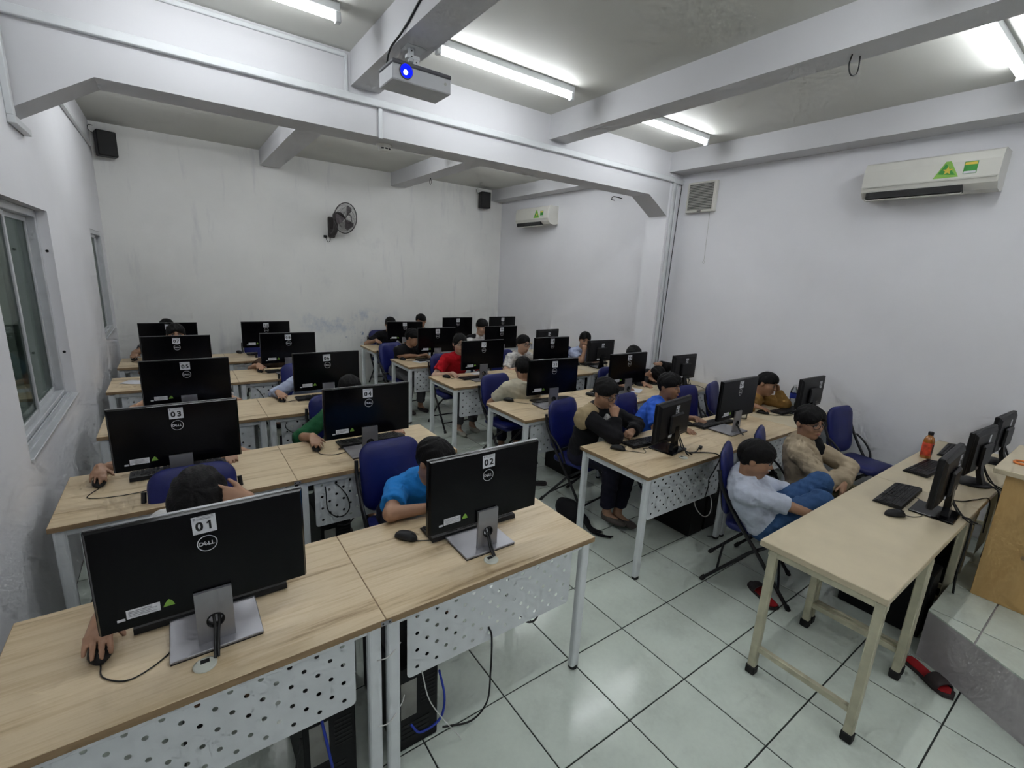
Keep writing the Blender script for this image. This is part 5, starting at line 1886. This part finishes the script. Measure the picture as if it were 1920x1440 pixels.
def person(label, head, tyaw=0.0, hyaw=0.0, hpitch=15.0, hroll=0.0, rh=None, lh=None, shirt='white', sleeve='short', trousers='navy', hair='short', skin_='skin', glasses=False,
           shoes='sole', fine=False, pelvis=None, hs=0.95, collar=None, knees=None, ankles=None, jacket_open=None, rpole=None, lpole=None, chair_at=True, yoke=None, size=1.0, chair_label=None, cuffs=None, elbows=None):
    h = 0.0068 if fine else 0.0092
    H = np.array(head, float)
    TX_ = frame(R(tyaw))
    r, f, u = TX_[:, 0], TX_[:, 1], TX_[:, 2]
    HX = frame(R(hyaw), R(hpitch), R(hroll))
    S = size
    skull = H - HX[:, 2] * 0.075 * hs - HX[:, 1] * 0.015 * hs          # where the neck enters the head
    N = skull - u * 0.065 - f * 0.015 * (1 + max(0, hpitch) / 25)       # base of the neck
    if pelvis is None:
        dz = N[2] - 0.525
        Lt = 0.42 * S
        back = math.sqrt(max(Lt * Lt - dz * dz, 0.0016))
        Pv = N - f * back
        Pv = np.array((Pv[0], Pv[1], 0.525))
    else:
        Pv = np.array(pelvis, float)
    sp = unit(N - Pv)
    fw = unit(f - sp * (f @ sp))
    SX = np.stack([r, fw, sp], 1)
    at = lambda t: Pv + (N - Pv) * t
    body, top, low = [], [], []
    off = 0.010 if sleeve != 'jacket' else 0.017
    tor = [(at(0.02), (0.135, 0.105, 0.10)), (at(0.30) - fw * 0.012, (0.122, 0.098, 0.13)), (at(0.62) - fw * 0.012, (0.142, 0.102, 0.15)), (at(0.86) - fw * 0.012, (0.115, 0.072, 0.075))]
    for c, rr in tor:
        body.append(ell(c, np.array(rr) * S, SX, 0.045))
    for c, rr in tor[1:]:
        top.append(ell(c, np.array(rr) * S + off, SX, 0.045))
    top.append(ell(at(0.10), np.array((0.142, 0.115, 0.10)) * S + off, SX, 0.04))
    sh = {}
    for q in (1, -1):
        sh[q] = N - sp * 0.060 + r * q * 0.142 * S - fw * 0.008
        body.append(cone(N - sp * 0.035 + r * q * 0.03, sh[q], 0.046, 0.050 * S, 0.03))
        top.append(cone(N - sp * 0.040 + r * q * 0.03, sh[q], 0.046 + off, 0.052 * S + off, 0.03))
    body.append(cone(N - sp * 0.03, skull + HX[:, 2] * 0.02, 0.050, 0.046, 0.02))
    body += head_prims(H, HX, hs)
    if collar:
        ring_c = N + sp * 0.012 + fw * 0.006
        for k in range(10):
            a = 2 * math.pi * k / 10
            a2 = 2 * math.pi * (k + 1) / 10
            pa = ring_c + (r * math.cos(a) * 0.056 + fw * math.sin(a) * 0.056) - sp * 0.016 * math.sin(a)
            pb = ring_c + (r * math.cos(a2) * 0.056 + fw * math.sin(a2) * 0.056) - sp * 0.016 * math.sin(a2)
            top.append(cone(pa, pb, 0.0115, 0.0115, 0.006))
        for q in (1, -1):
            top.append(cone(ring_c + fw * 0.058 + r * q * 0.022 - sp * 0.012, ring_c + fw * 0.066 + r * q * 0.045 - sp * 0.045, 0.012, 0.007, 0.006))
    # arms
    l1, l2 = 0.245 * S, 0.215 * S
    sleeves = {}
    for q, hd, pole in ((1, rh, rpole), (-1, lh, lpole)):
        if hd is None:
            wp = Pv + f * 0.30 + r * q * 0.10 + u * 0.13
            hd = dict(p=wp, d=f, n=u, pose='relax')
        wp = np.array(hd['p'], float)
        if pole is None:
            pole = -u * 0.6 + r * q * 0.9 - f * 0.35
        el = np.array(elbows[q], float) if elbows and q in elbows else ik(sh[q], wp, l1, l2, pole)
        body.append(cone(sh[q], el, 0.042 * S, 0.036 * S, 0.02))
        body.append(cone(el, wp, 0.036 * S, 0.0235 * S, 0.015))
        body += hand_prims(wp, hd.get('d', unit(wp - el)), hd.get('n', u), q, hd.get('pose', 'relax'), 0.97 * S)
        if sleeve == 'short':
            top.append(cone(sh[q], sh[q] + (el - sh[q]) * 0.72, 0.050 * S + off, 0.052 * S + off, 0.025, cut=1.0))
        elif sleeve == 'elbow':
            top.append(cone(sh[q], el, 0.050 * S + off, 0.042 * S + off, 0.02))
            top.append(cone(el, el + (wp - el) * 0.22, 0.046 * S + off, 0.044 * S + off, 0.015, cut=1.0))
        else:
            top.append(cone(sh[q], el, 0.050 * S + off, 0.042 * S + off, 0.02))
            top.append(cone(el, el + (wp - el) * 0.93, 0.043 * S + off, 0.032 * S + off, 0.02, cut=1.0))
    # legs
    for q in (1, -1):
        hip = Pv + r * q * 0.072 - u * 0.015
        kn = hip + f * 0.375 * S + r * q * 0.035 - u * 0.0
        if knees:
            kn = np.array(knees[0 if q == 1 else 1], float)
        an = V(kn[0], kn[1], 0.085) - f * 0.045
        if ankles:
            an = np.array(ankles[0 if q == 1 else 1], float)
        body.append(cone(hip, kn, 0.078 * S, 0.054 * S, 0.035))
        body.append(cone(kn, an, 0.052 * S, 0.034 * S, 0.02))
        fd = unit(V(f[0], f[1], 0))
        body.append(cone(an - u * 0.03, an + fd * 0.12 - u * 0.055, 0.032, 0.020, 0.02))
        low.append(cone(hip, kn, 0.076 * S + 0.012, 0.056 * S + 0.012, 0.016))
        low.append(cone(kn, kn + (an - kn) * 0.90, 0.055 * S + 0.014, 0.044 * S + 0.012, 0.02, cut=1.0))
        sm = link('shoe', SHOE[shoes], None)
        ang = math.atan2(fd[0], -fd[1])
        sm.location = (an[0] + fd[0] * 0.035, an[1] + fd[1] * 0.035, max(0.0, an[2] - 0.085))
        sm.rotation_euler = (0, 0, ang)
        sm.scale = (1.0, 1.0, 1.0)
        sleeves[q] = sm
    low.append(ell(at(0.03), np.array((0.142, 0.113, 0.10)) * S + 0.012, SX, 0.04))

    def wr(G):
        x, y, z = G[..., 0], G[..., 1], G[..., 2]
        return 0.0026 * np.sin(x * 63 + z * 47 + 3 * np.sin(y * 31)) * np.sin(y * 55 - z * 38) + 0.0016 * np.sin(z * 120 + x * 70)
    root = thing('person', label, 'person', (Pv[0], Pv[1], 0), 0, 'people sitting at the computers')

    def part(name, me, mat_parent=None):
        o = link(name, me, root)
        o.matrix_parent_inverse = Matrix.Translation((-Pv[0], -Pv[1], 0))
        return o
    part('body', sdf_mesh('body', body, h, M[skin_]))
    hc = 0.008 if fine else 0.011
    part('shirt' if sleeve != 'jacket' else 'jacket', sdf_mesh('shirt', top, hc, CL[shirt], wr))
    part('trousers', sdf_mesh('trousers', low, hc, CL[trousers], wr))
    for q in sleeves:
        sleeves[q].parent = root
        sleeves[q].matrix_parent_inverse = Matrix.Translation((-Pv[0], -Pv[1], 0))
    if yoke:
        yk = []
        for q in (1, -1):
            yk.append(cone(N - sp * 0.044 + r * q * 0.055, sh[q] + r * q * 0.004, 0.0465 + off, 0.0545 * S + off, 0.03))
            yk.append(cone(sh[q], sh[q] - sp * 0.035 + r * q * 0.012, 0.0535 * S + off, 0.0535 * S + off, 0.02))
        yk.append(ell(at(0.86) - fw * 0.02, np.array((0.117, 0.070, 0.070)) * S + off, SX, 0.04))
        part('jacket_yoke', sdf_mesh('jacket_yoke', yk, hc, CL[yoke], wr))
    if jacket_open:
        st = [ell(at(t) + fw * (0.052 + 0.045 * math.sin(t * 2.6)), np.array((0.036, 0.040, 0.09 if t < 0.8 else 0.05)), SX, 0.03) for t in ((0.25, 0.45, 0.65, 0.85) if jacket_open != 'black' else (0.80, 0.90))]
        part('inner_shirt', sdf_mesh('inner_shirt', st, hc, CL[jacket_open], wr))
    # head pieces share meshes
    HM = Matrix.Translation((H[0] - Pv[0], H[1] - Pv[1], H[2])) @ Matrix([[*HX[0]], [*HX[1]], [*HX[2]]]).to_4x4() @ Matrix.Scale(hs, 4)
    # HX columns are right, forward, up and right = -x for a right-handed frame: mirror is harmless on symmetric pieces
    def hp(name, me, loc=(0, 0, 0)):
        o = link(name, me, root)
        o.matrix_local = HM @ Matrix.Translation(loc)
        return o
    hp('hair', HAIR[hair])
    for q in (-1, 1):
        hp('eye', EYE, (q * 0.031, 0.0835, 0.003))
        hp('eyelid', LID, (q * 0.031, 0.0835, 0.004))
        hp('eyebrow', BROW, (q * 0.031, 0.0895, 0.024))
    hp('lips', LIPS, (0, 0.090, -0.060))
    if glasses:
        go = hp('glasses', GLASSES)
        lo = link('lens', LENS, go)
    if chair_at:
        cx, cy = (Pv[0] - f[0] * -0.015, Pv[1] - f[1] * -0.015) if chair_at is True else chair_at[:2]
        cr = R(tyaw) if chair_at is True else chair_at[2]
        chair(cx, cy, cr, chair_label or ('blue folding chair of the ' + ' '.join(label.split()[:11])))
    return root


TZ = T + 0.004
down = V(0, -1, 0)


def on_mouse(x, y, z=T, yaw=0.0):
    """Right hand over a mouse at (x,y): wrist behind the mouse, fingers forward."""
    f = V(math.sin(yaw), -math.cos(yaw), -0.10)
    return dict(p=V(x, y, z + 0.060) - V(f[0], f[1], 0) * 0.078, d=f, n=V(0, 0, 1), pose='mouse')


def on_table(x, y, z=T, d=(0, -1, -0.1), pose='flat'):
    return dict(p=V(x, y, z + 0.026), d=V(*d), n=V(0, 0, 1), pose=pose)


# window side, from the front
person('person in white shirt bowing over the desk, hand on hair, behind monitor 01', (-0.53, 0.575, 0.995), hs=1.12, hyaw=-12, hpitch=50, rh=on_mouse(-0.817, 0.215), fine=True,
       lh=dict(p=V(-0.385, 0.50, 1.005), d=V(-0.86, -0.10, 0.34), n=V(0.25, -0.90, 0.30), pose='open'), shirt='white', sleeve='elbow', hair='bowl', lpole=V(0.8, 0.2, -0.8), elbows={-1: (-0.28, 0.42, 0.775)},
       pelvis=(-0.53, 0.95, 0.525), chair_at=(-0.545, 1.02, 0.0), skin_='skin')
person('person in bright blue polo shirt with arms folded on the desk behind monitor 02', (0.463, 0.60, 0.955), hyaw=28, hpitch=16, rh=dict(p=V(0.40, 0.475, T + 0.035), d=V(0.95, -0.15, 0), n=V(0, 0, 1), pose='flat'),
       lh=dict(p=V(0.52, 0.42, T + 0.045), d=V(-0.9, 0.1, 0), n=V(0, 0, 1), pose='flat'), shirt='blue', hair='bowl', fine=True, collar=True, elbows={1: (0.195, 0.505, T + 0.042), -1: (0.76, 0.50, T + 0.042)}, skin_='skin')
person('person in grey shirt hidden behind monitor 03 with one hand on the mouse', (-0.58, 1.88, 0.90), hyaw=0, hpitch=25, rh=on_mouse(-0.942, 1.605), lh=on_table(-0.35, 1.72), shirt='pale', sleeve='short')
person('person in green shirt behind monitor 04 with one hand on the mouse', (0.432, 1.90, 1.015), hyaw=-8, hpitch=-6, rh=on_mouse(0.12, 1.603), lh=on_table(0.70, 1.72), shirt='green', sleeve='elbow', hair='short')
person('person in white shirt hidden behind monitor 05', (-0.50, 3.15, 0.95), hpitch=25, rh=on_mouse(-0.86, 2.80), lh=on_table(-0.25, 2.98), shirt='white')
person('person with pale blue long sleeves hidden behind monitor 06', (0.47, 3.17, 0.95), hpitch=25, rh=on_mouse(0.135, 2.874, yaw=R(8)), lh=on_table(0.70, 2.98), shirt='pale', sleeve='long')
person('person in dark shirt whose eyes show above monitor 07', (-0.557, 4.48, 1.115), hyaw=2, hpitch=-4, rh=on_table(-0.75, 4.25), lh=on_table(-0.35, 4.25), shirt='teal', hair='bowl', skin_='skin_tan')
person('person hidden behind monitor 08 with one hand on the mouse', (0.43, 4.46, 0.95), hpitch=25, rh=on_mouse(0.15, 4.178), lh=on_table(0.65, 4.28), shirt='brown')
person('person whose black hair shows above monitor 09', (-0.641, 5.62, 1.045), hpitch=20, rh=on_mouse(-0.97, 5.30), lh=on_table(-0.42, 5.40), shirt='grey')

# right-hand block, back row first
person('person in black shirt behind monitor 12 with a hand on the mouse', (2.215, 5.72, 1.03), hpitch=18, rh=on_mouse(1.974, 5.60), lh=on_table(2.40, 5.58), shirt='black', trousers='black')
person('person in black shirt at the back wall looking left past monitor 12', (2.755, 5.76, 1.07), hyaw=-55, hpitch=10, rh=on_table(2.6, 5.55), lh=on_table(2.95, 5.55), shirt='black', trousers='black')
person('person in black shirt leaning on folded arms behind monitor 15', (2.0, 4.38, 1.015), hyaw=50, hpitch=14, tyaw=12, rh=dict(p=V(2.02, 4.36, T + 0.035), d=V(0.95, -0.1, 0), n=V(0, 0, 1), pose='flat'),
       lh=dict(p=V(2.16, 4.30, T + 0.05), d=V(-0.9, 0, 0), n=V(0, 0, 1), pose='flat'), elbows={1: (1.84, 4.42, T + 0.04)}, shirt='black', trousers='grey', collar=True, hair='bowl')
person('person in white and black shirt looking down behind monitor 16', (3.158, 4.50, 1.115), hyaw=8, hpitch=18, rh=on_table(3.0, 4.25), lh=on_table(3.35, 4.25), shirt='white', yoke='black', skin_='skin_fair')
person('person in red polo shirt with glasses behind monitor 17', (2.150, 3.36, 1.075), hyaw=-16, hpitch=0, rh=on_table(1.98, 3.20), lh=on_table(2.35, 3.15), shirt='red', collar=True, hair='long', glasses=True, skin_='skin_fair', shoes='croc', trousers='grey',
       size=1.05, knees=((2.10, 3.22, 0.52), (2.32, 3.22, 0.52)), ankles=((2.10, 3.26, 0.085), (2.31, 3.30, 0.085)), pelvis=(2.17, 3.58, 0.525))
person('person in printed white shirt with glasses behind monitor 18', (3.075, 3.35, 1.03), hyaw=5, hpitch=2, rh=on_table(2.93, 3.18), lh=on_table(3.3, 3.18), shirt='printed', collar=True, glasses=True, skin_='skin_fair')
person('person in plaid shirt resting a cheek on one fist beside monitor 19', (4.14, 3.32, 1.045), hyaw=-30, hpitch=12, hroll=6, rh=dict(p=V(4.05, 3.22, 0.90), d=V(0.12, 0.05, 1), n=V(-0.5, -0.8, 0), pose='fist'), elbows={1: (4.0, 3.20, T + 0.045)},
       lh=on_table(4.25, 3.15, d=(-0.8, -0.3, 0)), shirt='plaid', skin_='skin')
person('person in cream polo shirt turned away from the camera behind monitor 21', (2.175, 2.14, 1.005), tyaw=150, hyaw=158, hpitch=12, rh=dict(p=V(2.33, 2.40, 0.64), d=V(0.1, 1, 0), n=V(0, 0, 1), pose='relax'),
       lh=dict(p=V(2.12, 2.42, 0.64), d=V(0.1, 1, 0), n=V(0, 0, 1), pose='relax'), shirt='cream', collar=True, chair_at=(2.13, 2.28, 0.10), pelvis=(2.16, 2.24, 0.525), hair='short', knees=((2.42, 2.52, 0.5), (2.26, 2.58, 0.5)))
person('person bending low so that only black hair tops monitor 22', (3.60, 1.99, 1.075), hpitch=32, hyaw=-20, rh=on_table(3.42, 1.92), lh=on_table(3.75, 1.92), shirt='grey')
person('person lying on the desk with a hand on black hair near monitor 20', (4.00, 1.95, 0.835), hpitch=82, hyaw=-5, rh=on_mouse(3.92, 1.93, yaw=R(10)), lh=dict(p=V(4.115, 2.0, 0.945), d=V(-0.8, -0.35, 0.0), n=V(0.2, -0.3, 0.9), pose='flat'),
       shirt='black', pelvis=(4.10, 2.36, 0.525), sleeve='long')

# front row of the right-hand block
person('person in black and khaki jacket with glasses, cheek on fist, behind monitor 23', (2.035, 0.925, 1.065), hyaw=0, hpitch=16, hroll=-4, fine=True, tyaw=12,
       rh=dict(p=V(2.035, 0.81, 0.905), d=V(0.06, 0.10, 1), n=V(-0.35, -0.93, 0), pose='fist'), elbows={1: (1.985, 0.745, T + 0.05), -1: (2.36, 0.86, T + 0.05)}, lh=dict(p=V(2.20, 0.77, T + 0.045), d=V(-0.85, -0.35, 0.05), n=V(0, -0.5, 0.9), pose='fist'),
       shirt='black', sleeve='jacket', yoke='khaki', jacket_open='printed', glasses=True, hair='bowl', shoes='sneaker', trousers='navy', knees=((2.05, 0.80, 0.53), (2.30, 0.82, 0.53)), ankles=((2.09, 0.84, 0.12), (2.17, 0.80, 0.10)), pelvis=(2.08, 1.13, 0.525),
       chair_at=(2.13, 1.20, R(10)), skin_='skin')
person('person in royal blue shirt looking right behind monitor 24', (2.825, 0.935, 1.035), hyaw=8, hpitch=2, tyaw=25, rh=on_table(2.72, 0.70), lh=on_table(3.05, 0.78), shirt='royal', hair='bowl', fine=True, collar=True, skin_='skin_tan', chair_at=(2.80, 1.10, R(8)))
person('person in mustard sweater resting the head on one hand beside monitor 25', (4.165, 0.765, 0.965), hyaw=5, hpitch=12, hroll=10, fine=True, tyaw=15, rh=on_mouse(3.90, 0.63, yaw=R(20)),
       lh=dict(p=V(4.33, 0.72, 0.885), d=V(-0.35, 0.1, 0.85), n=V(0.75, -0.5, 0.3), pose='relax'), elbows={-1: (4.30, 0.62, T + 0.05)}, shirt='mustard', sleeve='long', skin_='skin_tan', pelvis=(4.13, 1.05, 0.525))
person('person in pale shirt and blue jeans slouching at the cream table', (2.205, -0.155, 0.895), hyaw=28, hpitch=10, hroll=0, fine=True, tyaw=28, shirt='shirt', sleeve='elbow', trousers='jeans', hair='bowl', collar=True, skin_='skin_tan',
       elbows={1: (2.275, -0.315, 0.655), -1: (2.56, -0.20, 0.62)}, rh=dict(p=V(2.36, -0.47, 0.625), d=V(0.6, -0.7, -0.15), n=V(-0.2, -0.2, 0.9), pose='relax'), lh=dict(p=V(2.53, -0.36, 0.60), d=V(0.3, -0.9, -0.1), n=V(0.5, 0, 0.85), pose='relax'),
       pelvis=(2.34, -0.22, 0.505), knees=((2.52, -0.43, 0.655), (2.66, -0.36, 0.715)), ankles=((2.60, -0.42, 0.30), (2.74, -0.36, 0.32)), chair_at=(2.40, -0.15, R(24)), shoes='sole')
person('person in beige jacket with glasses and crossed arms at the cream table', (2.965, -0.12, 1.005), hyaw=-22, hpitch=4, hroll=-6, fine=True, tyaw=18, shirt='beige', sleeve='jacket', trousers='olive', glasses=True, hair='bowl', skin_='skin',
       rh=dict(p=V(3.06, -0.37, 0.70), d=V(0.9, -0.2, -0.25), n=V(0.1, -0.95, 0.2), pose='flat'), lh=dict(p=V(2.93, -0.40, 0.655), d=V(-0.55, -0.35, -0.6), n=V(0.1, -0.8, 0.5), pose='relax'),
       elbows={1: (2.83, -0.33, 0.665), -1: (3.20, -0.33, 0.70)}, jacket_open='black', pelvis=(3.02, -0.17, 0.525), collar=True, chair_at=(2.98, -0.07, R(21)))

# empty chairs
chair(3.02, 2.28, R(4), 'empty blue folding chair behind monitor 21 and left of monitor 22')
chair(3.60, 1.06, R(-6), 'empty blue folding chair between monitors 24 and 25')
chair(4.26, -0.10, R(-8), 'empty blue folding chair against the right wall by the front tables')
chair(0.40, 5.78, R(5), 'empty blue folding chair behind monitor 10')

# backpack on the floor
bg = [ell((1.905, 1.09, 0.075), (0.085, 0.12, 0.075), k=0.03), ell((1.90, 0.99, 0.05), (0.07, 0.08, 0.05), k=0.04)]
bo = thing('backpack', 'black backpack lying on the floor beside the desk of monitor 23', 'backpack', (1.965, 0.93, 0))
o = link('bag', sdf_mesh('bag', bg, 0.012, CL['black'], lambda G: 0.006 * np.sin(G[..., 0] * 40) * np.sin(G[..., 1] * 35)), bo)
o.matrix_parent_inverse = Matrix.Translation((-1.965, -0.93, 0))
for pts in ([(1.90, 0.99, 0.095), (1.90, 0.90, 0.06), (1.89, 0.80, 0.02), (1.92, 0.72, 0.012), (1.97, 0.66, 0.012)], [(1.95, 1.02, 0.09), (1.96, 0.92, 0.04), (1.93, 0.84, 0.012), (1.95, 0.75, 0.012)]):
    st = MB()
    c = arc(pts, 6)
    st.ring([[(p.x - 0.016, p.y, p.z), (p.x + 0.016, p.y, p.z), (p.x + 0.016, p.y, p.z + 0.005), (p.x - 0.016, p.y, p.z + 0.005)] for p in c], smooth=False)
    s_ = st.build('strap', CL['black'], bo)
    s_.matrix_parent_inverse = Matrix.Translation((-1.965, -0.93, 0))
